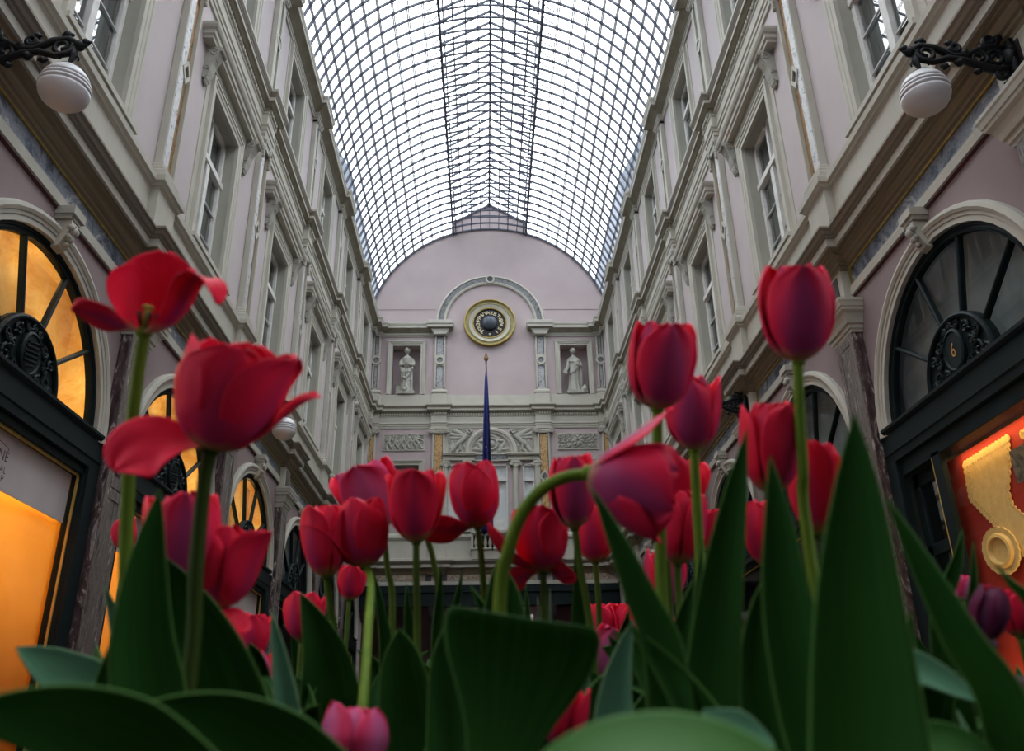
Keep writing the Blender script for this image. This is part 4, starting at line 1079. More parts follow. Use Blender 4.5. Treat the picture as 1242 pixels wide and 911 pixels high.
# statues -----------------------------------------------------------------
def statue(x, z0, label, kind, scale=1.0, name='stone_statue'):
    yb = D+.10
    r = empty(name, (x, yb, z0), label, 'statue')
    P = lambda a,b,c: (x+a*scale*.84, yb+b*scale, z0+c*scale)
    rnd = random.Random(5+len(label))
    m = MB(); m.box(*[v for p in zip(P(-.36,-.24,0),P(.36,.24,.12)) for v in p]); m.build('plinth', STONE, r, bevel=.01)
    m = MB()
    # robe and trunk: one lofted surface, folds as ripples that fade upward
    secs = [(.10,.30,.22,0,0),(.16,.29,.215,0,0),(.35,.255,.19,0,0),(.60,.23,.175,.0,0),(.80,.225,.17,.01,0),(.95,.225,.165,.015,0),(1.08,.195,.145,.01,0),(1.18,.185,.135,.0,0),(1.30,.205,.145,-.005,0),(1.42,.22,.14,-.01,0),(1.48,.19,.12,-.01,0),(1.53,.10,.085,-.01,-.005),(1.57,.062,.062,-.01,-.01),(1.62,.058,.06,-.01,-.02),(1.65,.075,.085,-.01,-.03),(1.69,.092,.108,-.01,-.035),(1.74,.098,.118,-.01,-.03),(1.79,.092,.112,-.01,-.02),(1.84,.068,.085,-.01,-.01),(1.865,.03,.04,-.01,0)]
    n = 48; vs = []
    ph = [rnd.uniform(0,6) for _ in range(4)]
    for (z,a,b,ox,oy) in secs:
        fold = .11*max(0,1-z/1.05)+(.045 if z < 1.45 else 0)
        for i in range(n):
            t = 2*PI*i/n
            f = 1+fold*(sin(9*t+ph[0]+z*1.6)+.6*sin(14*t+ph[1]-z*2.4))*.62
            vs.append(P(ox+a*f*cos(t), oy+b*f*sin(t), z))
    k = len(secs)
    m.add(vs, [(j*n+i, j*n+(i+1)%n, (j+1)*n+(i+1)%n, (j+1)*n+i) for j in range(k-1) for i in range(n)]+[tuple(range(n)), tuple(range((k-1)*n,k*n))])
    def limb(pts, rads): m.tube([P(*p) for p in pts], [q*scale for q in rads], 10)
    def ball(c, q): m.lathe([(q*scale*sin(PI*i/7),-q*scale*cos(PI*i/7)) for i in range(8)], P(*c), n=10)
    if kind == 1:            # hands joined before the breast
        limb([(-.19,0,1.42),(-.27,-.03,1.28),(-.26,-.10,1.12),(-.15,-.20,1.12),(-.02,-.24,1.17)], [.075,.075,.07,.055,.045])
        limb([(.17,0,1.42),(.25,-.03,1.28),(.25,-.10,1.13),(.14,-.20,1.13),(.0,-.24,1.18)], [.075,.075,.07,.055,.045])
        ball((-.01,-.25,1.19), .055)
        for q in range(5): limb([(-.26+.1*q,-.17,1.05-.02*q),(-.2+.09*q,-.19,.86),(-.22+.1*q,-.17,.62+.05*q)], [.03,.045,.02])   # overskirt
        limb([(-.24,-.12,.72),(-.05,-.2,.60),(.10,-.19,.74),(.20,-.12,.92)], [.03,.04,.04,.03])
        limb([(.20,-.10,.86),(.22,-.12,.5),(.2,-.12,.2)], [.04,.05,.04]); ball((.22,-.11,1.0), .07); ball((.2,-.13,.55), .06)
        limb([(-.02,-.16,.42),(.02,-.22,.22),(-.1,-.26,.12)], [.06,.055,.05])
    else:                    # cloak across the breast, tablet in the lowered right hand
        limb([(-.19,0,1.42),(-.26,-.02,1.22),(-.29,-.06,1.05),(-.34,-.14,.90),(-.38,-.17,.84)], [.07,.065,.055,.045,.04])
        limb([(.17,0,1.42),(.26,-.02,1.26),(.28,-.06,1.10),(.20,-.17,1.12),(.10,-.2,1.16)], [.075,.075,.075,.055,.045])
        ball((-.39,-.18,.83), .05)
        for t in range(6): limb([(-.22+.02*t,-.12,.80-.0*t+.05*t),(0,-.20,.86+.06*t),(.20,-.14,1.12+.05*t)], [.02,.035,.02])
        limb([(.26,-.02,1.2),(.30,.0,.8),(.28,.02,.2)], [.06,.08,.07])
        limb([(-.2,-.1,1.32),(0,-.16,1.26),(.15,-.12,1.40)], [.025,.03,.025])
    # face and hair on the same surface
    ball((-.01,-.165,1.725), .024); ball((-.045,-.125,1.70), .022); ball((.025,-.125,1.70), .022); ball((-.01,-.135,1.665), .028)
    for q in range(9):
        a = PI*q/8; ball((-.01+.10*cos(a),-.04+.03*sin(q),1.75+.085*sin(a)), .042)
    ball((-.01,.09,1.77), .075)
    o = m.build('robed_figure', STONE, r, smooth=True)
    rm = o.modifiers.new('one_surface', 'REMESH'); rm.mode = 'VOXEL'; rm.voxel_size = .017*scale; rm.use_smooth_shade = True
    if kind == 1:
        m = MB(); m.box(*[v for p in zip(P(-.46,.0,.0),P(-.24,.2,.42)) for v in p]); m.box(*[v for p in zip(P(-.48,-.02,.42),P(-.22,.22,.46)) for v in p]); m.build('stone_block', STONE, r, bevel=.015)
    else:
        m = MB(); m.prism([P(-.52,0,.78)[::2],P(-.44,0,.98)[::2],P(-.30,0,.90)[::2],P(-.36,0,.72)[::2]], lambda p,q,t:(p,t,q), yb-.24*scale, yb-.20*scale); m.build('tablet', STONE, r, bevel=.008)
        m = MB()
        for c, q in (((.40,-.08,.20),.11),((.44,-.05,.32),.07),((.34,-.12,.10),.08),((.48,-.08,.10),.07),((.30,-.16,.16),.06)): m.lathe([(q*scale*sin(PI*i/7),-q*scale*cos(PI*i/7)) for i in range(8)], P(*c), n=10)
        o = m.build('bust_at_feet', STONE, r, smooth=True); rm = o.modifiers.new('one_surface', 'REMESH'); rm.mode = 'VOXEL'; rm.voxel_size = .018*scale; rm.use_smooth_shade = True
    return r
statue(XC-2.87, 10.884, 'robed stone statue with joined hands in the left niche', 1, .96)
statue(XC+2.885, 10.884, 'cloaked stone statue holding a tablet in the right niche', 2, .94)
statue(XC-2.87, 6.504, 'stone statue in the lower left niche, only its head above the tulips', 1, .90)
# relief panels ---------------------------------------------------------
def relief(x0, x1, z0, z1, caps, label, name='relief_panel', mat=STONE, base=.012):
    r = empty(name, ((x0+x1)/2, D, z0), label, 'relief')
    m = MB(); w, h = x1-x0, z1-z0
    m.height((x0,D-.012,z0), (1,0,0), (0,0,1), (0,-1,0), w, h, int(w/.011), int(h/.011), capsules(caps)); m.build('carving', mat, r, smooth=True, recalc=False)
    m = MB()
    for (a,b,c,d) in ((x0-.03,x1+.03,z0-.03,z0),(x0-.03,x1+.03,z1,z1+.03),(x0-.03,x0,z0,z1),(x1,x1+.03,z0,z1)): m.box(a,b,D-.035,D-.004,c,d)
    m.build('border', CREAM, r)
    return r
def frieze_caps(w, h, seed):
    rnd = random.Random(seed); out = []
    for i in range(6):
        cx = w*(.12+.152*i); cz = h*(.45+rnd.uniform(-.06,.1)); ln = rnd.uniform(-.12,.12)
        out += [(cx,cz-.02,cx+ln,cz+.13,.055,.06),(cx+ln*1.2,cz+.19,cx+ln*1.2,cz+.19,.045,.06),(cx,cz,cx-.08,cz-.15,.035,.05),(cx,cz,cx+.09,cz-.16,.035,.05),(cx-.08,cz-.15,cx-.05,cz-.24,.028,.045),(cx+ln,cz+.10,cx+ln+.12,cz+.02+rnd.uniform(-.05,.1),.025,.045),(cx+ln,cz+.10,cx+ln-.11,cz+.05+rnd.uniform(-.05,.1),.025,.045)]
    return out+scrolls(w, h, 3, 8, seed+1, .014, .028)
pw = 1.32
relief(XC-3.54, XC-3.54+pw, 8.92, 9.44, frieze_caps(pw,.52,11), 'carved relief of small figures on the pink wall left of the flag')
relief(XC+3.54-pw, XC+3.54, 8.92, 9.44, scrolls(pw,.52,3,8,21,.016,.04)+[(pw*.5+.09*cos(a),.27+.09*sin(a),pw*.5+.15*cos(a),.27+.15*sin(a),.05,.06) for a in [i*.8 for i in range(8)]], 'carved foliage relief on the pink wall right of the flag')
def victory(mir, w, h):
    f = lambda x: (w-x) if mir else x
    c = [(.46,.62,.34,.44,.085,.09),(.50,.74,.50,.74,.06,.10),(.34,.44,.22,.30,.075,.085),(.22,.30,.12,.10,.055,.07),(.30,.38,.30,.14,.05,.07),(.30,.14,.22,.05,.04,.06),(.46,.62,.60,.80,.03,.07),(.44,.60,.26,.66,.03,.06),
         (.40,.66,.14,.84,.07,.05),(.36,.60,.08,.70,.06,.045),(.34,.56,.08,.56,.05,.04),(.55,.84,.62,.80,.04,.06),(.10,.42,.06,.20,.05,.04),(.40,.28,.46,.10,.04,.045),(.5,.2,.42,.05,.05,.05),(.15,.25,.05,.05,.045,.05)]
    return [(f(a*w/.62),b*h/.92,f(cc*w/.62),d*h/.92,r,hh) for a,b,cc,d,r,hh in c]
for sx in (-1,1):
    x0 = XC-1.42 if sx < 0 else XC+.62; w, h = .80, .88
    caps = victory(sx > 0, w, h)+scrolls(w,h,5,5,31+sx,.013,.024)
    base = capsules(caps)
    m = MB(); N1, N2 = 76, 80; r = empty('spandrel_relief', (x0+w/2, D, 8.80), 'winged figure relief in the spandrel %s of the arched lunette' % ('left' if sx < 0 else 'right'), 'relief')
    vs, fs, idx = [], [], {}
    for j in range(N2+1):
        for i in range(N1+1):
            X, Z = x0+w*i/N1, 8.78+h*j/N2
            idx[i,j] = len(vs); vs.append((X, D-.012-base(w*i/N1, h*j/N2), Z))
    for j in range(N2):
        for i in range(N1):
            X, Z = x0+w*(i+.5)/N1-XC, 8.78+h*(j+.5)/N2-8.80
            if X*X+Z*Z < .885**2: continue
            fs.append((idx[i,j],idx[i+1,j],idx[i+1,j+1],idx[i,j+1]))
    m.add(vs, fs); m.build('carving', STONE, r, smooth=True, recalc=False)
m = MB(); m.box(XC-1.56,XC-.86,D-.006,D-.001,8.76,9.66); m.box(XC+.86,XC+1.56,D-.006,D-.001,8.76,9.66); m.build('spandrel_ground', CREAM, we)
# central lunette over the balcony window
m = MB(); prof = [(.66,-.01),(.66,.04),(.70,.06),(.74,.06),(.75,.09),(.82,.10),(.86,.08),(.87,-.01)]; k = len(prof); n = 30
m.add([(XC-r*cos(PI*i/n), D-q, 8.80+r*sin(PI*i/n)) for i in range(n+1) for r,q in prof], [(i*k+j, i*k+(j+1)%k, (i+1)*k+(j+1)%k, (i+1)*k+j) for i in range(n) for j in range(k)])
m.build('lunette_arch', CREAM, we)
lr = empty('lunette_relief', (XC, D, 8.80), 'semicircular carved lunette behind the blue flag', 'relief')
caps = [(.66+.20*cos(i*.52),.30+.20*sin(i*.52),.66+.20*cos(i*.52+.52),.30+.20*sin(i*.52+.52),.035,.05) for i in range(12)]+[(.66,.30,.66,.30,.13,.06)]
for sx in (-1,1): caps += [(.66+sx*.28,.05,.66+sx*.42,.30,.06,.05),(.66+sx*.36,.10,.66+sx*.55,.12,.05,.045),(.66+sx*.25,.42,.66+sx*.36,.40,.05,.045),(.66+sx*.12,.54,.66+sx*.02,.60,.04,.045)]
hf = capsules(caps+scrolls(1.32,.66,2,4,41,.018,.022)); m = MB(); N1, N2 = 66, 34; idx = {}; vs = []; fs = []
for j in range(N2+1):
    for i in range(N1+1): idx[i,j] = len(vs); vs.append((XC-.66+1.32*i/N1, D-.012-hf(1.32*i/N1,.66*j/N2), 8.80+.66*j/N2))
for j in range(N2):
    for i in range(N1):
        X, Z = -.66+1.32*(i+.5)/N1, .66*(j+.5)/N2
        if X*X+Z*Z < .625**2: fs.append((idx[i,j],idx[i+1,j],idx[i+1,j+1],idx[i,j+1]))
m.add(vs, fs); m.build('carving', STONE, lr, smooth=True, recalc=False)
# Palladian window -------------------------------------------------------
pwn = struct(empty(wname(), (XC, D, 6.15)))
m = MB()
for a,b in ((-1.54,-.56),(.56,1.54)):
    m.box(XC+a,XC+b,D-.12,D,8.52,8.60); m.box(XC+a,XC+b,D-.10,D,8.60,8.68); m.box(XC+a-(.04 if a < 0 else .04),XC+b+.04,D-.18,D,8.68,8.72); m.box(XC+a-.05,XC+b+.05,D-.20,D,8.72,8.76)
m.box(XC-.6,XC+.6,D-.08,D,8.50,8.54); m.box(XC-.6,XC+.6,D-.08,D,8.72,8.78); m.box(XC-.6,XC-.54,D-.08,D,8.5,8.78); m.box(XC+.54,XC+.6,D-.08,D,8.5,8.78); m.build('entablature', CREAM, pwn, bevel=.006)
m = MB(); m.box(XC-.54,XC+.54,D-.05,D,8.54,8.72); m.build('inscribed_band', DGRM, pwn)
def column(x, hw=.10):
    m = MB()
    m.lathe([(hw*1.35,6.15),(hw*1.35,6.21),(hw*1.2,6.23),(hw*1.28,6.27),(hw*1.05,6.30),(hw,6.34),(hw*1.0,7.2),(hw*.88,8.26),(hw*.98,8.28),(hw*.9,8.30)], (x,D-.03,0), n=20)
    m.box(x-hw*1.5,x+hw*1.5,D-.03-hw*1.3,D-.03+hw,8.44,8.50); m.box(x-hw,x+hw,D-.03-hw,D-.03+hw,8.30,8.44)
    for sd in (-1,1):
        cx = x+sd*hw*1.35; m.tube([(cx,D-.03-hw*1.25,8.385),(cx,D,8.385)], .062, 12)
        m.tube([(cx+.045*(1-i/16)*cos(i*.7),D-.035-hw*1.25,8.385+.045*(1-i/16)*sin(i*.7)) for i in range(13)], .009, 5)
    m.build('column', CREAM, pwn, smooth=False)
for x in (-1.49,-.79,.79,1.49): column(XC+x, .10 if abs(x) < 1 else .08)
m = MB()
for (a,b) in ((-.53,.53),(-1.40,-1.03),(1.03,1.40)):
    m.box(XC+a,XC+a+.05,D+.02,D+.08,6.15,8.42); m.box(XC+b-.05,XC+b,D+.02,D+.08,6.15,8.42); m.box(XC+a,XC+b,D+.02,D+.08,8.36,8.42); m.box(XC+a,XC+b,D+.0,D+.08,7.84,7.93)
    if b-a > .6: m.box(XC-.05,XC+.05,D+.01,D+.08,6.15,8.42)
    if b-a > .6:
        for xa, xb in ((-.47,-.06),(.06,.47)): m.box(XC+xa,XC+xb,D+.03,D+.07,6.15,6.6)
m.build('frame', WHITEP, pwn, bevel=.005)
m = MB()
for (a,b) in ((-.53,.53),(-1.40,-1.03),(1.03,1.40)): m.quad((XC+a,D+.06,6.15),(XC+b,D+.06,6.15),(XC+b,D+.06,8.42),(XC+a,D+.06,8.42))
m.build('pane', FGLASS, pwn)
m = MB()
for (a,b) in ((-.6,.6),(-1.45,-.98),(.98,1.45)): m.sheet([[(XC+a+(b-a)*i/24, D+.10+.012*sin(i*2.1), z) for i in range(25)] for z in (6.1,8.5)])
m.build('white_curtain', CURTW, pwn, smooth=True)
m = MB(); m.box(XC-1.6,XC+1.6,D+.22,D+.5,6.0,8.6); m.build('room_behind', DARKIN, pwn)
# balcony with balusters --------------------------------------------------
bl = empty('balcony', (XC, D, 5.25), 'cream stone balcony with a short balustrade under the arched window', 'balcony')
m = MB(); m.box(XC-.62,XC+.5,D-.30,D,5.25,5.56); m.box(XC-.62,XC+.5,D-.34,D-.2,5.55,5.60); m.build('base', CREAM, bl, bevel=.008)
m = MB(); m.box(XC-.66,XC+.54,D-.36,D-.12,6.06,6.15); m.box(XC-.64,XC+.52,D-.33,D-.15,6.02,6.06); m.build('rail', CREAM, bl, bevel=.008)
for a in (-.66,.46):
    m = MB(); m.box(XC+a,XC+a+.08,D-.33,D-.003,5.56,6.05); m.build('end_post', CREAM, bl)
m = MB(); m.box(XC-.6,XC+.5,D-.03,D-.01,5.55,6.08); m.build('shadowed_back', DARKIN, bl)
for i in range(7):
    x = XC-.50+.148*i
    m = MB(); m.lathe([(.05,5.60),(.05,5.63),(.03,5.65),(.035,5.67),(.058,5.73),(.062,5.77),(.05,5.83),(.028,5.92),(.026,5.95),(.04,5.965),(.03,5.98),(.05,6.0),(.05,6.02)], (x,D-.24,0), n=12); m.build('baluster', CREAM, bl, smooth=True)
# mosaic frieze and dark passage below -------------------------------------
m = MB()
for a,b in ((-3.7,-2.1),(-1.35,-.1),(.1,1.35),(2.1,3.7)): m.box(XC+a,XC+b,D-.03,D,4.66,4.83)
m.build('mosaic_frieze', marble('mosaic', [(.06,.05,.04),(.35,.22,.10),(.50,.45,.38),(.12,.11,.10)], scale=9, rough=.5), we)
m = MB()
for x in (-1.98,-1.5,1.5,1.98): m.box(XC+x-.1,XC+x+.1,D-.035,D,4.65,4.84)
m.build('black_square', DARKM, we)
pg = struct(empty('door_1', (XC, D, -H)))
m = MB(); m.box(-4,4,D-.10,D+.25,3.88,4.50); m.box(-4,4,D-.16,D,4.28,4.34); m.build('lintel', TEAL, pg)
m = MB()
for x in (-3.8,-1.74,1.74,3.8): m.lathe([(.24,-H),(.24,-H+.3),(.19,-H+.35),(.17,3.4),(.2,3.45),(.24,3.6),(.26,3.88)], (XC+x,D+.05,0), n=18)
m.build('column', DARKM, pg)
m = MB(); m.box(-4.2,4.2,D+.02,D+5,-H-.1,4.55); m.f = m.f[:2]+m.f[3:]; m.build('passage', PINKD, pg, recalc=False)
m = MB()
for x in (-.95,1.15): m.box(XC+x-.35,XC+x+.35,D+4.7,D+4.9,4.0,4.25)
m.build('lit_sign', emit('lit_sign_white', (1,.97,.9), .35), pg)
# flag ---------------------------------------------------------------------
BRONZE = paint('old_bronze', (.20,.11,.035), (.12,.06,.02), rough=.5, metal=.3)
fl = empty('flag', (-.13, D-1.3, 5.6), 'furled navy blue flag on a pole with gilt spear tip before the end wall', 'flag')
FY = D-1.25
top = onY(589.5, 426.5, FY); b1 = onY(589.6, 440, FY); pb = onY(597.5, 648, FY)
m = MB(); dirp = (b1-pb).normalized()
m.tube([pb+dirp*.0, b1], .022, 10); m.tube([pb, pb+Vector((0,.86,-.30))], .02, 8); m.build('pole', BLACK, fl)
m = MB(); p = onY(589.6, 440, FY); h = (top-p).length
m.lathe([(.02,-.02),(.03,.0),(.022,.03),(.088,h*.36),(.05,h*.62),(.004,h)], p, n=4); m.lathe([(.03,-.05),(.035,-.03),(.03,-.01)], p, n=10); m.build('spear_tip', BRONZE, fl)
rows = []
for i in range(31):
    t = i/30; py = 452+(648-452)*t
    xl = 588.6-1.6*t**.7*3.2; xr = 590.6+(598.5-590.6)*t**.75
    a = onY(xl, py, FY); b = onY(xr, py, FY); w = (b-a).length; row = []
    for j in range(29):
        s_ = j/28; q = a.lerp(b, s_)
        q = q+Vector((0, -.03-.30*w*sin(s_*PI*4+t*1.5)*min(1,t*2.5)-.06*t, 0)); row.append(q)
    rows.append(row)
m = MB(); m.sheet(rows); cl = m.build('flag_cloth', NAVY, fl, smooth=True, solid=.006)
m = MB()
for (px,py) in ((589.6,542),(591.0,586)):
    c = onY(px, py, FY-.20); 
    pts = [(c.x+(.026 if i%2 == 0 else .011)*sin(PI*i/5), c.z+(.026 if i%2 == 0 else .011)*cos(PI*i/5)) for i in range(10)]
    m.prism(pts, lambda p_,q_,t:(p_,t,q_), c.y, c.y+.004)
m.build('yellow_star', YELLOW, cl)
# slate roofs of the houses that show through the lowest panes
for sg in (-1,1):
    m = MB(sg); m.prism([(5.0,13.0),(5.4,21.0),(7.0,24.3),(12,24.3),(12,13.0)], lambda p,q,t:(p,t,q), 28, 60); m.prism([(7.2,12),(8.2,15.5),(12,15.5),(12,12)], lambda p,q,t:(p,t,q), 2, 27.5)
    struct(m.build('roof_left' if sg < 0 else 'roof_right', ROOFS))
#@@PART4@@

# ------------------------------------------------------------------ floor, added wall behind the viewer, planter
m = MB(); m.box(-4.3,4.3,Y0-.3,D+5,-H-.2,-H); struct(m.build('floor', SLATE))
m = MB(); m.box(-4.6,4.6,Y0-.3,Y0,-H,18.8); struct(m.build('wall_added_back', PINK))  # unseen wall, added to stop low sky light coming in from behind
pl = empty('flower_planter', (0, 1.5, -H), 'dark wooden flower planter hidden under the tulip leaves', 'planter')
m = MB()
for (a,b,c,d) in ((-1.45,1.45,.13,.16),(-1.45,1.45,2.75,2.78),(-1.45,-1.42,.13,2.78),(1.42,1.45,.13,2.78)): m.box(a,b,c,d,-H,SOIL+.015)
m.build('box', WOOD, pl)
m = MB(); m.height((-1.43,.15,SOIL), (1,0,0), (0,1,0), (0,0,1), 2.86, 2.61, 60, 54, lambda x,y: .012*noise.noise(Vector((x*9,y*9,0)))); m.box(-1.42,1.42,.16,2.75,-H+.05,SOIL-.03); m.build('soil', EARTH, pl, smooth=True)

# ------------------------------------------------------------------ tulips
def lerp_list(L, u):
    for (u0,a0),(u1,a1) in zip(L, L[1:]):
        if u <= u1:
            t = (u-u0)/(u1-u0); t = t*t*(3-2*t)*.5+t*.5
            return a0+(a1-a0)*t
    return L[-1][1]
CLOSED = [(0,80),(.15,40),(.38,11),(.72,-8),(1,-30)]
HALF   = [(0,80),(.17,42),(.40,13),(.76,-3),(1,-12)]
OPEN   = [(0,85),(.20,58),(.50,34),(.80,28),(1,40)]
PIN = paint('petal_inner_red', (.80,.014,.050), (.68,.010,.040), scale=30, rough=.55, spec=.1)
def frame(A):
    A = A.normalized()
    e1 = RR-A*A.dot(RR)
    if e1.length < .45: e1 = UU-A*A.dot(UU)
    e1.normalize(); return A, e1, A.cross(e1)
def petal(parent, base, fr, phi, L, W, angs, mat, flat=1.0, seed=0, r0=.003, sc=1.0, tipcut=3.0, twist=0.0):
    A, e1, e2 = fr; ph = math.radians(phi)
    er = e1*cos(ph)+e2*sin(ph); et = A.cross(er)
    nu, nv = 16, 11; rnd = random.Random(seed)
    k1, k2, k3 = rnd.uniform(0,6), rnd.uniform(0,6), rnd.uniform(.7,1.3)
    r, h = r0*sc, 0; rows = []
    du = L/(nu-1)
    fm = max(((i/100+.05)**.6)*max(0,1-(i/100)**tipcut)**.55 for i in range(101))
    for i in range(nu):
        u = i/(nu-1)
        th = math.radians(lerp_list(angs, u))
        w = W/2*((u+.05)**.6)*max(0,1-min(u,.995)**tipcut)**.55/fm
        T = A*cos(th)+er*sin(th); N = -er*cos(th)+A*sin(th)
        Rc = max(abs(r)*1.12, .010*sc)*flat
        M = Vector(base)+A*h+er*r
        tw = twist*min(1,u*2.2)
        S_ = et*cos(tw)+N*sin(tw); N_ = N*cos(tw)-et*sin(tw)
        row = []
        for j in range(nv):
            v = -1+2*j/(nv-1); s_ = w*v; a = max(-2.2, min(2.2, s_/Rc))
            rip = .0018*sc*k3*sin(u*8+k1+v*3)*u*abs(v) + .0012*sc*sin(v*9+k2)*u**3
            row.append(M+S_*(Rc*sin(a))+N_*(Rc*(1-cos(a))+rip)+T*(-.004*sc*u**4*abs(sin(v*4+k2))*.6))
        rows.append(row)
        r += du*sin(th); h += du*cos(th)
    m = MB(); m.sheet(rows)
    o = m.build('petal', mat, parent, smooth=True, recalc=False, subsurf=1)
    o.data.materials.append(PIN)
    md = o.modifiers.new('thick', 'SOLIDIFY'); md.thickness = .0007*sc; md.offset = -1; md.material_offset = 1; md.use_rim = True
    return o
def catmull(P, n):
    out = []; k = len(P)
    for i in range(k-1):
        p0, p1, p2, p3 = P[max(i-1,0)], P[i], P[i+1], P[min(i+2,k-1)]
        for j in range(n):
            t = j/n
            out.append(.5*((2*p1)+(p2-p0)*t+(2*p0-5*p1+4*p2-p3)*t*t+(3*p1-p0-3*p2+p3)*t**3))
    out.append(P[-1].copy()); return out
def to3(p, d): return at(p[0], p[1], p[2] if len(p) > 2 else d)
def leaf(parent, px, d, wpx, mat=None, tilt=0, fold=.35, blunt=False, seed=0, ground=True, wave=.10, pts3=None, wm=None, name='leaf', fan=False):
    mat = mat or LEAF
    P = pts3 or [to3(p, d) for p in px]
    if ground and P[0].z > SOIL+.02:
        q = P[0]; P = [Vector((q.x*.97, max(.2,q.y+.01), SOIL-.01))]+P
    C = catmull(P, 8); n = len(C)
    # resample by length
    Ls = [0]
    for a, b in zip(C, C[1:]): Ls.append(Ls[-1]+(b-a).length)
    N_ = 22; R_ = []
    for i in range(N_+1):
        s_ = Ls[-1]*i/N_; k = 0
        while k < n-2 and Ls[k+1] < s_: k += 1
        t = (s_-Ls[k])/max(1e-9, Ls[k+1]-Ls[k]); R_.append(C[k].lerp(C[k+1], min(1,t)))
    rnd = random.Random(seed*7+3); k1 = rnd.uniform(0,6); rows = []; prevS = None
    for i in range(N_+1):
        u = i/N_
        T = (R_[min(i+1,N_)]-R_[max(i-1,0)]).normalized()
        V = (R_[i]-CAMPOS).normalized()
        S_ = T.cross(V)
        if S_.length < .15: S_ = prevS or RR.copy()
        S_.normalize()
        if prevS is not None and S_.dot(prevS) < 0: S_ = -S_
        if prevS is not None: S_ = (S_+prevS).normalized()
        prevS = S_.copy()
        Nn = S_.cross(T).normalized()
        if Nn.dot(V) > 0: Nn = -Nn                 # towards the viewer
        a = math.radians(tilt); S2 = S_*cos(a)+Nn*sin(a); N2 = Nn*cos(a)-S_*sin(a)
        w = (wm if wm else wpx*(R_[i]-CAMPOS).length/F_)/2
        f = (.42+.58*min(1,u*2.2)**.8)*max(0,1-u**(9 if fan else 5.5 if blunt else 4.0))**(.5 if blunt else .9)
        if fan: f = lerp_list([(-1,.12),(-.05,.18),(0,.40),(.020,.70),(.036,.93),(.047,1.0),(.054,.97),(1,.97)], R_[i].z)
        w *= f; row = []
        for j in range(9):
            v = -1+j/4
            row.append(R_[i]+S2*(w*v*(1-.12*abs(fold)*v*v))+N2*(w*fold*(v*v-.3)+w*wave*sin(u*7+k1+(1.3 if v > 0 else 0))*abs(v)))
        rows.append(row)
    m = MB(); m.sheet(rows)
    o = m.build(name, mat, parent, smooth=True, recalc=False, subsurf=1)
    md = o.modifiers.new('thick', 'SOLIDIFY'); md.thickness = .0009; md.offset = 0
    return o
TUL = {}
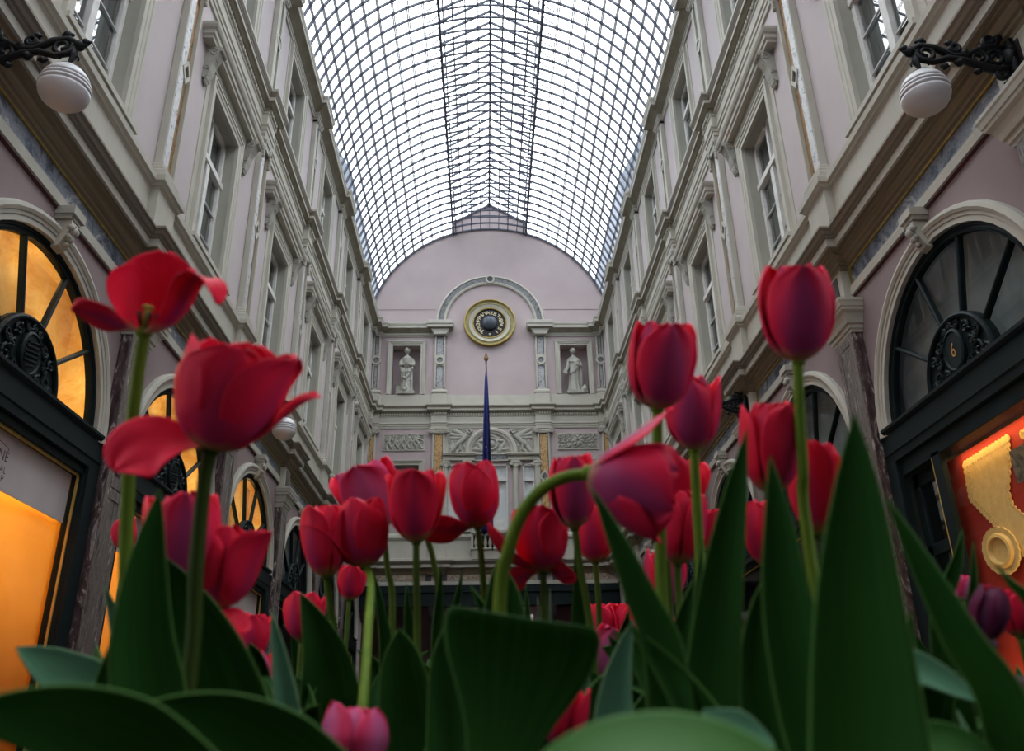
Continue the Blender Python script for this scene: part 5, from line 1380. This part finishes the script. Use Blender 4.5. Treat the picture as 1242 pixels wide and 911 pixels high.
def tulip(key, base, tip, d, label, form='closed', mat='red', stem=(), sd=None, wide=1.0, seed=0, dtip=None, special=None, stemmat=None, stem_r=.0029, pist=False):
    b3 = at(base[0], base[1], d); t3 = at(tip[0], tip[1], dtip or d)
    A = (t3-b3); Lb = A.length; fr = frame(A)
    # stem down to the soil
    pts = [b3+fr[0]*.004]+[to3(p, d) for p in stem]
    q = pts[-1]; prev = pts[-2] if len(pts) > 1 else q+fr[0]*.05
    if q.z > SOIL+.03:
        dv = (q-prev); dv = Vector((dv.x, dv.y, 0))*.5 if len(stem) else Vector((-fr[0].x, -fr[0].y, 0))*.03
        dv.x = max(-.04, min(.04, dv.x)); dv.y = max(-.03, min(.03, dv.y))
        zz = q.z-SOIL
        pts.append(Vector((q.x+dv.x*.8, max(.2,q.y+dv.y*.8), q.z-zz*.5))); pts.append(Vector((q.x+dv.x, max(.2,q.y+dv.y), SOIL-.02)))
    root = Vector((pts[-1].x, pts[-1].y, SOIL))
    r = empty('tulip', root, label, 'tulip', 'red tulips in the planter')
    m = MB(); P = catmull(pts, 6); sc = Lb/.062
    m.tube(P, [stem_r*(1.0+.25*i/len(P)) for i in range(len(P))], 10)
    m.lathe([(.0005,-.004),(stem_r*1.3,-.002),(stem_r*1.5,.001),(stem_r*.8,.004)], (0,0,0), n=10)
    k = 40; M4 = Matrix((fr[1], fr[2], fr[0])).transposed()
    for i in range(len(m.v)-k, len(m.v)): m.v[i] = b3+M4 @ m.v[i]
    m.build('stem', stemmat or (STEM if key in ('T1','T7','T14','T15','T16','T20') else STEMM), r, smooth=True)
    L = Lb*1.15; W = L*.68*wide; rnd = random.Random(seed+len(label)); ph0 = rnd.uniform(0,120)
    angs = [(u, a*(wide*.92 if a > 0 else 1)) for u,a in {'closed':CLOSED,'half':HALF,'open':OPEN,'bud':[(0,84),(.2,48),(.42,16),(.7,-24),(1,-62)]}[form]]
    if special:
        for i, (phi, lf, wf, ag, kw) in enumerate(special):
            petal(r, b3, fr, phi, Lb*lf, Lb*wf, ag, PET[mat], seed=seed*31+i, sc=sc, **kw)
    else:
        for i in range(3):
            j = rnd.uniform(-5,5); jj = [(u, a-4+j*u) for u,a in angs]
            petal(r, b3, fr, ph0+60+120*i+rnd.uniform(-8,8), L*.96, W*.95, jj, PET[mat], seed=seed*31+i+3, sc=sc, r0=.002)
        for i in range(3):
            j = rnd.uniform(-3,9) if form == 'closed' else rnd.uniform(-4,14); jj = [(u, a+1+j*u**2) for u,a in angs]
            if rnd.random() < .3: jj[-1] = (1, jj[-1][1]+30)
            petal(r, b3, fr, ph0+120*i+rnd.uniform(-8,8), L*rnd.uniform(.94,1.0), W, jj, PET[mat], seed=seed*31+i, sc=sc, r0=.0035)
    if pist:
        m = MB(); A_ = fr[0]
        m.tube([b3, b3+A_*.012*sc, b3+A_*.021*sc], [.0032*sc,.0036*sc,.0028*sc], 8)
        for q in range(3):
            a = 2*PI*q/3; e = fr[1]*cos(a)+fr[2]*sin(a); m.tube([b3+A_*.020*sc, b3+A_*.023*sc+e*.003*sc, b3+A_*.0215*sc+e*.0048*sc], [.0018*sc,.002*sc,.0014*sc], 6)
        m.build('pistil', PISTIL, r, smooth=True)
        for q in range(5):
            a = 2*PI*q/5+.3; e = fr[1]*cos(a)+fr[2]*sin(a); m = MB(); m.tube([b3+A_*.003+e*.004*sc, b3+A_*.012*sc+e*.007*sc, b3+A_*.018*sc+e*.008*sc], [.0008*sc,.0012*sc,.0016*sc], 6); m.build('stamen', DARKM, r, smooth=True)
    TUL[key] = (r, root)
    return r
up = lambda *a: list(a)
# --- upper left
tulip('T1', (175,404), (188,318), .55, 'wide open tulip at upper left showing its green pistil', mat='pale', special=[
    (100,1.40,1.15,[(0,75),(.22,28),(.6,2),(1,-16)],dict(flat=1.5)), (55,1.25,1.0,[(0,78),(.25,32),(.7,6),(1,-8)],dict(flat=1.3)), (145,1.18,1.0,[(0,78),(.25,32),(.7,6),(1,-8)],dict(flat=1.4)),
    (-14,1.75,.70,[(0,76),(.2,36),(.45,10),(.56,24),(.68,90),(.82,150),(1,175)],dict(flat=1.5)), (188,.98,.62,[(0,86),(.3,74),(.7,80),(1,92)],dict(flat=2.2, twist=.7))],
    stem=((168,450),(160,520),(155,600),(152,680),(150,780)), pist=True, seed=1, stem_r=.0034)
tulip('T2', (256,546), (296,412), .49, 'largest red tulip, left, with one petal drooping below the bloom', special=[
    (95,1.18,.95,[(0,70),(.3,18),(.7,0),(1,-6)],dict()), (40,1.2,.95,[(0,72),(.3,22),(.7,8),(1,2)],dict()), (150,1.12,.95,[(0,72),(.3,20),(.7,0),(1,-10)],dict()),
    (205,1.14,1.0,[(0,80),(.2,44),(.45,14),(.8,-6),(1,-24)],dict()), (285,1.12,1.05,[(0,80),(.2,44),(.45,16),(.8,0),(1,-14)],dict()), (345,1.18,.98,[(0,80),(.2,44),(.45,16),(.75,6),(.9,22),(1,40)],dict()), (20,1.04,.55,[(0,80),(.25,42),(.6,30),(1,52)],dict(flat=1.5)),
    (184,.86,.62,[(0,100),(.3,100),(.55,118),(.8,150),(1,175)],dict(flat=2.6, twist=-1.15))],
    stem=((249,580),(242,640),(237,700),(232,800)), seed=2, stemmat=STEMD, stem_r=.0036)
tulip('T3a', (222,722), (222,598), .60, 'dark red tulip behind the tall leaf, under the largest tulip', mat='pink', seed=3, stem=((224,780),))
tulip('T3b', (262,738), (278,634), .60, 'tulip with an outward folded petal, right of the dark leaf on the left', seed=4, special=[
    (90,1.12,.9,HALF,dict()),(150,1.1,.9,CLOSED,dict()),(215,1.16,.98,CLOSED,dict()),(290,1.14,.98,CLOSED,dict()),(30,1.12,.9,HALF,dict()),(345,1.16,.85,[(0,80),(.2,42),(.45,10),(.7,8),(.9,36),(1,64)],dict()),(330,.5,.5,[(0,100),(.5,130),(1,150)],dict(flat=2))],
    stem=((275,775),(298,825),(330,880)))
tulip('T31', (152,668), (150,628), 1.3, 'small out-of-focus pink tulip beside the marble pilaster on the left', mat='red', seed=5)
tulip('T4', (312,868), (302,790), .80, 'faded mauve pink tulip low behind the pale narrow leaf', mat='mag', form='half', seed=6)
tulip('T4b', (303,800), (312,742), 1.1, 'small red tulip behind the pale narrow leaf, above the mauve one', seed=7)
tulip('T5', (366,778), (372,716), 1.0, 'half hidden red tulip behind the dark broad leaf, left of centre', seed=8, form='half')
# --- left of centre
tulip('T6', (396,700), (395,612), .76, 'slim red tulip left of the pair, left of centre', wide=.85, seed=9, stem=((401,740),(404,780)))
tulip('T7', (442,688), (438,604), .76, 'plump red tulip in front, with one petal sticking out to the left', seed=10, special=[
    (90,1.15,.9,CLOSED,dict()),(30,1.14,.9,CLOSED,dict()),(150,1.14,.9,CLOSED,dict()),(255,1.2,1.05,CLOSED,dict()),(330,1.18,.95,CLOSED,dict()),(195,1.12,.7,[(0,80),(.2,52),(.5,30),(.8,55),(1,82)],dict())],
    stem=((450,705,.73),(447,760,.64),(441,845,.57),(438,900,.56)))
tulip('T8', (466,640), (434,560), .86, 'pink tulip leaning left behind the plump one, with a pale mauve petal', mat='mag', form='half', wide=1.1, seed=11, stem=((470,690),(476,740)))
tulip('T9', (505,658), (503,568), .74, 'upright red tulip, first to the left of the flag', form='half', seed=12, wide=.92, stem=((505,700),(506,780)))
tulip('T9b', (516,645), (512,600), .86, 'red tulip almost hidden behind the upright one left of the flag', seed=13, stem=((528,690),(534,735),(535,780)))
tulip('T28', (423,728), (430,684), 1.2, 'tiny pink tulip below the left pair, far back', seed=14, form='half')
tulip('T10', (580,640), (572,560), .80, 'round red tulip directly in front of the blue flag', wide=1.06, seed=15, special=[
    (90,1.14,.95,CLOSED,dict()),(30,1.12,.9,CLOSED,dict()),(150,1.12,.9,CLOSED,dict()),(240,1.18,1.1,CLOSED,dict()),(315,1.18,1.05,CLOSED,dict()),(190,.80,.46,[(0,90),(.3,88),(.7,80),(1,66)],dict(flat=2.4, twist=1.2))], stem=((585,690),(588,760)))
tulip('T11', (659,694), (652,611), .78, 'red tulip with spread petals right of the flag, two petals hanging below', seed=16, special=[
    (90,1.14,.95,HALF,dict()),(30,1.12,.95,HALF,dict()),(150,1.14,.9,HALF,dict()),(270,1.16,.85,HALF,dict()),(330,1.16,.95,HALF,dict()),(195,1.18,.75,[(0,85),(.2,62),(.5,42),(.8,14),(1,-10)],dict()),
    (200,.60,.42,[(0,102),(.5,100),(1,78)],dict(flat=2.4, twist=1.1)),(340,.44,.38,[(0,102),(.5,98),(1,66)],dict(flat=2.4, twist=-1.1))], stem=((660,730),(662,790)))
tulip('T12', (697,641), (690,553), .74, 'dusky pink tulip under the arching stem, right of centre', mat='pink', wide=.85, seed=17, stem=((704,690),(714,745),(720,800)))
tulip('T13', (722,682), (720,606), .92, 'dark red tulip in shade behind the dusky pink one', seed=18, stem=((726,730),(728,780)))
tulip('T14', (712,574), (828,600), .50, 'big nodding red tulip pointing right on an arching green stem', mat='pink', dtip=.50, seed=19, special=[
    (5,1.10,.62,[(0,60),(.25,48),(.6,44),(1,40)],dict(flat=1.6)),(52,1.06,1.0,[(0,66),(.25,32),(.6,10),(1,0)],dict()),(318,1.06,1.0,[(0,66),(.25,34),(.6,12),(1,-4)],dict()),
    (100,1.12,1.15,[(0,72),(.2,42),(.5,17),(1,2)],dict()),(172,1.10,1.15,[(0,74),(.2,44),(.5,20),(.8,6),(1,-8)],dict()),(245,1.08,1.1,[(0,74),(.2,42),(.5,18),(1,4)],dict())],
    stem=((690,578),(660,592),(634,622),(617,668),(606,740)), stem_r=.0034)
# --- right of centre
tulip('T15', (797,496), (805,386), .60, 'tall pink red tulip, highest of those right of centre', mat='pink', seed=20, stem=((798,560),(801,640),(804,740)), stem_r=.0036, wide=1.05)
tulip('T16', (842,546), (838,452), .70, 'red tulip just right of and below the tall one', seed=21, mat='pink', stem=((844,590),(848,660),(852,740)), stem_r=.0036)
tulip('T17', (822,684), (826,592), .74, 'red tulip low behind the nodding bloom, beside two green stems', seed=22, stem=((824,730),))
tulip('T17b', (806,640), (822,548), .80, 'red tulip squeezed between the nodding bloom and the tall stem', seed=23, form='half')
tulip('T30', (803,738), (806,666), .90, 'crimson tulip behind the bright green stem, right of centre', seed=24, mat='pink')
tulip('T18', (857,668), (858,614), 1.15, 'small red tulip half behind the upright leaf, far back on the right', seed=25, form='half')
tulip('T19', (936,598), (934,487), .57, 'large red tulip behind the pointed leaf tip, second from the right', wide=.9, seed=26, stem=((938,640),(940,700)))
tulip('T20', (968,438), (965,316), .555, 'tallest tulip, closed red bloom alone at upper right', seed=27, mat='pink', stem=((970,500),(974,570),(978,640)), stem_r=.0030, wide=1.0)
tulip('T21', (990,648), (1000,536), .62, 'narrow red tulip between the tall stem and the widest leaf', seed=28, form='closed', wide=.85, stem=((988,700),))
tulip('T22', (932,688), (927,606), .80, 'red tulip low between two leaves, below the large one on the right', seed=29, wide=.85)
tulip('T29a', (730,782), (728,730), 1.7, 'small distant red tulip below centre, left one of three', seed=30, form='half')
tulip('T29b', (764,790), (764,730), 1.7, 'small distant red tulip below centre, middle one of three', seed=31, form='half')
tulip('T29c', (802,792), (800,742), 1.6, 'small distant red tulip below centre, right one of three', seed=32, form='half')
tulip('T24', (726,826), (748,760), .85, 'pink tulip seen as a sliver beside the grey green leaf', seed=33, mat='mag')
tulip('T23', (680,905), (684,828), .54, 'bright red tulip low at the bottom, behind the light green arching leaf', seed=34, form='half', wide=1.15)
tulip('T25', (426,942), (436,840), .54, 'mauve pink tulip at the bottom edge, left of centre', seed=35, mat='mag', form='bud', wide=1.05, stem=((424,1000),))
tulip('T26', (1194,780), (1204,708), .50, 'withered dark purple tulip on a bent purple stem, right edge', seed=36, mat='bud', form='bud', wide=.64, stem=((1198,808),(1218,826),(1250,836),(1280,850)), stemmat=STEMP, stem_r=.0042)
tulip('T26b', (1238,772), (1224,712), .85, 'pink tulip behind the withered purple one at the right edge', seed=37, mat='red', form='half')
tulip('T27', (1167,728), (1166,696), 1.5, 'tiny pink tulip between two leaves near the right edge', seed=38, mat='mag')

LEAFN = leaf_mat('tulip_leaf_bright', (.030,.105,.018), (.065,.175,.038), (.12,.26,.07), rough=.38)
def LF(key, px, d, w, **kw):
    LF.n += 1; return leaf(TUL[key][0], px, d, w, seed=LF.n, **kw)
LF.n = 0
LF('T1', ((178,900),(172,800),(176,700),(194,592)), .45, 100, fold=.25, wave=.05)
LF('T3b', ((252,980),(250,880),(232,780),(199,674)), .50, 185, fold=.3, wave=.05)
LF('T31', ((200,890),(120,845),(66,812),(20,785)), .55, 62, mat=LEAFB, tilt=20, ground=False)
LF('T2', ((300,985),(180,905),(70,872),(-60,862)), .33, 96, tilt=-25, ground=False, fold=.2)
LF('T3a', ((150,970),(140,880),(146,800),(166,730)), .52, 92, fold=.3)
LF('T31', ((160,850),(148,780),(126,708)), .62, 46, mat=LEAFB)
LF('T3b', ((470,1000),(370,920),(280,876),(180,852)), .36, 84, tilt=-20, ground=False, fold=.25)
LF('T4', ((360,980),(352,890),(341,810),(329,740)), .55, 46, mat=LEAFB, fold=.3)
LF('T6', ((400,980),(402,880),(394,790),(364,718)), .64, 100, fold=.3, wave=.06)
LF('T9', ((505,990),(497,890),(488,810),(484,762)), .60, 80, blunt=True)
LF('T9b', ((545,990),(545,890),(540,810),(540,760)), .53, 60, blunt=True)
LF('T10', ((596,1010),(604,930),(622,840),(632,775,.405),(635,748,.398)), .41, 190, fan=True, fold=-.06, wave=.05)
LF('T10', ((612,800),(612,740),(604,678)), .60, 72, blunt=True, fold=.5)
LF('T10', ((592,790),(586,745),(570,708)), .62, 40)
LF('T9b', ((546,790),(554,735),(561,690)), .80, 26)
LF('T11', ((642,790),(640,745),(637,706)), .85, 20)
LF('T11', ((655,790),(654,755),(652,722)), .8, 9, mat=LEAFB)
LF('T11', ((668,790),(668,755),(667,712)), .8, 8, mat=LEAFB)
LF('T9', ((531,800),(533,735),(535,684)), .8, 26)
LF('T9', ((498,800),(495,750),(493,708)), .8, 30)
LF('T12', ((704,790),(702,710),(697,650)), .8, 30)
LF('T7', ((470,830),(462,740),(452,690)), .82, 26)
LF('T14', ((812,840),(783,740),(748,655),(717,590)), .42, 66, fold=.25, wave=.04)
LF('T24', ((752,960),(744,870),(752,805),(768,752)), .50, 74, mat=LEAFB, blunt=False)
LF('T23', ((1010,1010),(940,940),(860,902),(765,896),(680,922),(600,990)), .26, 78, mat=LEAFN, tilt=48, ground=False, fold=.15, wave=.03)
LF('T17', ((900,990),(860,890),(812,815),(762,758)), .42, 84, fold=.45)
LF('T16', ((866,930),(868,780),(882,660),(906,520)), .45, 74, fold=.25, wave=.04)
LF('T16', ((846,850),(848,720),(852,654)), .66, 24)
LF('T15', ((815,880),(822,790),(842,700)), .55, 60, fold=.4)
LF('T22', ((935,900),(922,820),(926,740),(950,664)), .50, 76, fold=.4)
LF('T19', ((1030,1010),(990,880),(956,740),(945,640),(934,552)), .40, 92, fold=.3, wave=.05)
LF('T21', ((1066,1020),(1052,880),(1041,720),(1040,610),(1036,500)), .36, 140, fold=.22, wave=.03)
LF('T26', ((1230,900),(1180,800),(1126,700),(1074,602)), .42, 62, fold=.3, wave=.05)
LF('T21', ((1000,790),(1070,800),(1130,818),(1190,852)), .45, 42, mat=LEAFB, tilt=-25, ground=False)
LF('T27', ((1146,780),(1156,710),(1168,640)), .60, 42)
LF('T27', ((1184,770),(1182,712),(1180,655)), .60, 26)
LF('T26b', ((1275,790),(1240,730),(1208,684)), .50, 42)
LF('T26b', ((1250,1000),(1238,920),(1208,836)), .50, 70, mat=LEAFB)
LF('T26', ((1116,960),(1114,880),(1106,818)), .55, 34, mat=LEAFB)
LF('T26', ((1030,1010),(1100,912),(1170,905),(1230,960)), .40, 56, tilt=-40, ground=False)
LF('T22', ((850,870),(895,886),(940,905)), .36, 44, mat=LEAFB, tilt=-30, ground=False)
LF('T26', ((1190,960),(1176,900),(1160,860)), .5, 30, mat=LEAFB)
LF('T20', ((1085,930),(1082,800),(1086,690)), .60, 40)
LF('T20', ((1110,960),(1100,860),(1106,740)), .58, 46)
LF('T24', ((690,960),(700,880),(715,800)), .62, 46, mat=LEAFB)
# every plant also carries leaves of its own, standing round its stem
rnd = random.Random(99)
for key, (r, root) in TUL.items():
    far = root.y > .95
    for q in range(6 if not far else 5):
        a = rnd.uniform(0, 2*PI); hh = max(.12, root.y*math.tan(math.radians(rnd.uniform(1.5, 8.2)))-SOIL)*.97; out = rnd.uniform(.03,.09)
        e = Vector((cos(a), sin(a), 0))
        P = [root+e*.008+Vector((0,0,-.01)), root+e*(.02+out*.3)+Vector((0,0,hh*.45)), root+e*(.03+out*.8)+Vector((0,0,hh*.85)), root+e*(.03+out*1.4)+Vector((0,0,hh*rnd.uniform(.9,1.05)))]
        if P[-1].y < .50 or P[0].y < .48: continue
        leaf(r, None, 0, 0, pts3=P, wm=rnd.uniform(.035,.06), seed=rnd.randint(0,999), fold=.4, tilt=rnd.uniform(-50,50), ground=False)

# ------------------------------------------------------------------ raise everything so that the floor is at z = 0
for o in bpy.data.objects:
    if o.parent is None and o.type != 'LIGHT': o.location.z += H

# ------------------------------------------------------------------ daylight: overcast sky through the glass vault
w = bpy.data.worlds.new('overcast'); scene.world = w; w.use_nodes = True
nt = w.node_tree; nt.nodes.clear()
out = nt.nodes.new('ShaderNodeOutputWorld'); bg = nt.nodes.new('ShaderNodeBackground')
tc = nt.nodes.new('ShaderNodeTexCoord'); sp = nt.nodes.new('ShaderNodeSeparateXYZ'); nt.links.new(tc.outputs['Generated'], sp.inputs[0])
cr = nt.nodes.new('ShaderNodeValToRGB'); e = cr.color_ramp.elements
e[0].position = .30; e[0].color = (.16,.185,.23,1); e[1].position = .62; e[1].color = (.93,.97,1.0,1)
x = e.new(.46); x.color = (.55,.60,.68,1)
nt.links.new(sp.outputs[2], cr.inputs[0]); nt.links.new(cr.outputs[0], bg.inputs[0]); bg.inputs[1].default_value = 6.2
nt.links.new(bg.outputs[0], out.inputs[0])

# ------------------------------------------------------------------ camera
cam = bpy.data.cameras.new('camera'); co = bpy.data.objects.new('camera', cam); COL.objects.link(co)
cam.sensor_fit = 'HORIZONTAL'; cam.sensor_width = 36; cam.lens = F_/1242*36
M = Matrix((RR, UU, -FW)).transposed().to_4x4(); M.translation = CAMPOS+Vector((0,0,H)); co.matrix_world = M
cam.clip_start = .02; cam.clip_end = 200
cam.dof.use_dof = True; cam.dof.focus_distance = 6.0; cam.dof.aperture_fstop = 9.5
scene.camera = co
scene.view_settings.view_transform = 'Standard'; scene.view_settings.look = 'None'; scene.view_settings.gamma = 1
scene.view_settings.use_curve_mapping = False; scene.view_settings.exposure = 0.0
scene.cycles.use_denoising = True
scene.cycles.max_bounces = 10; scene.cycles.transparent_max_bounces = 16; scene.cycles.diffuse_bounces = 5
scene.cycles.sample_clamp_indirect = 6
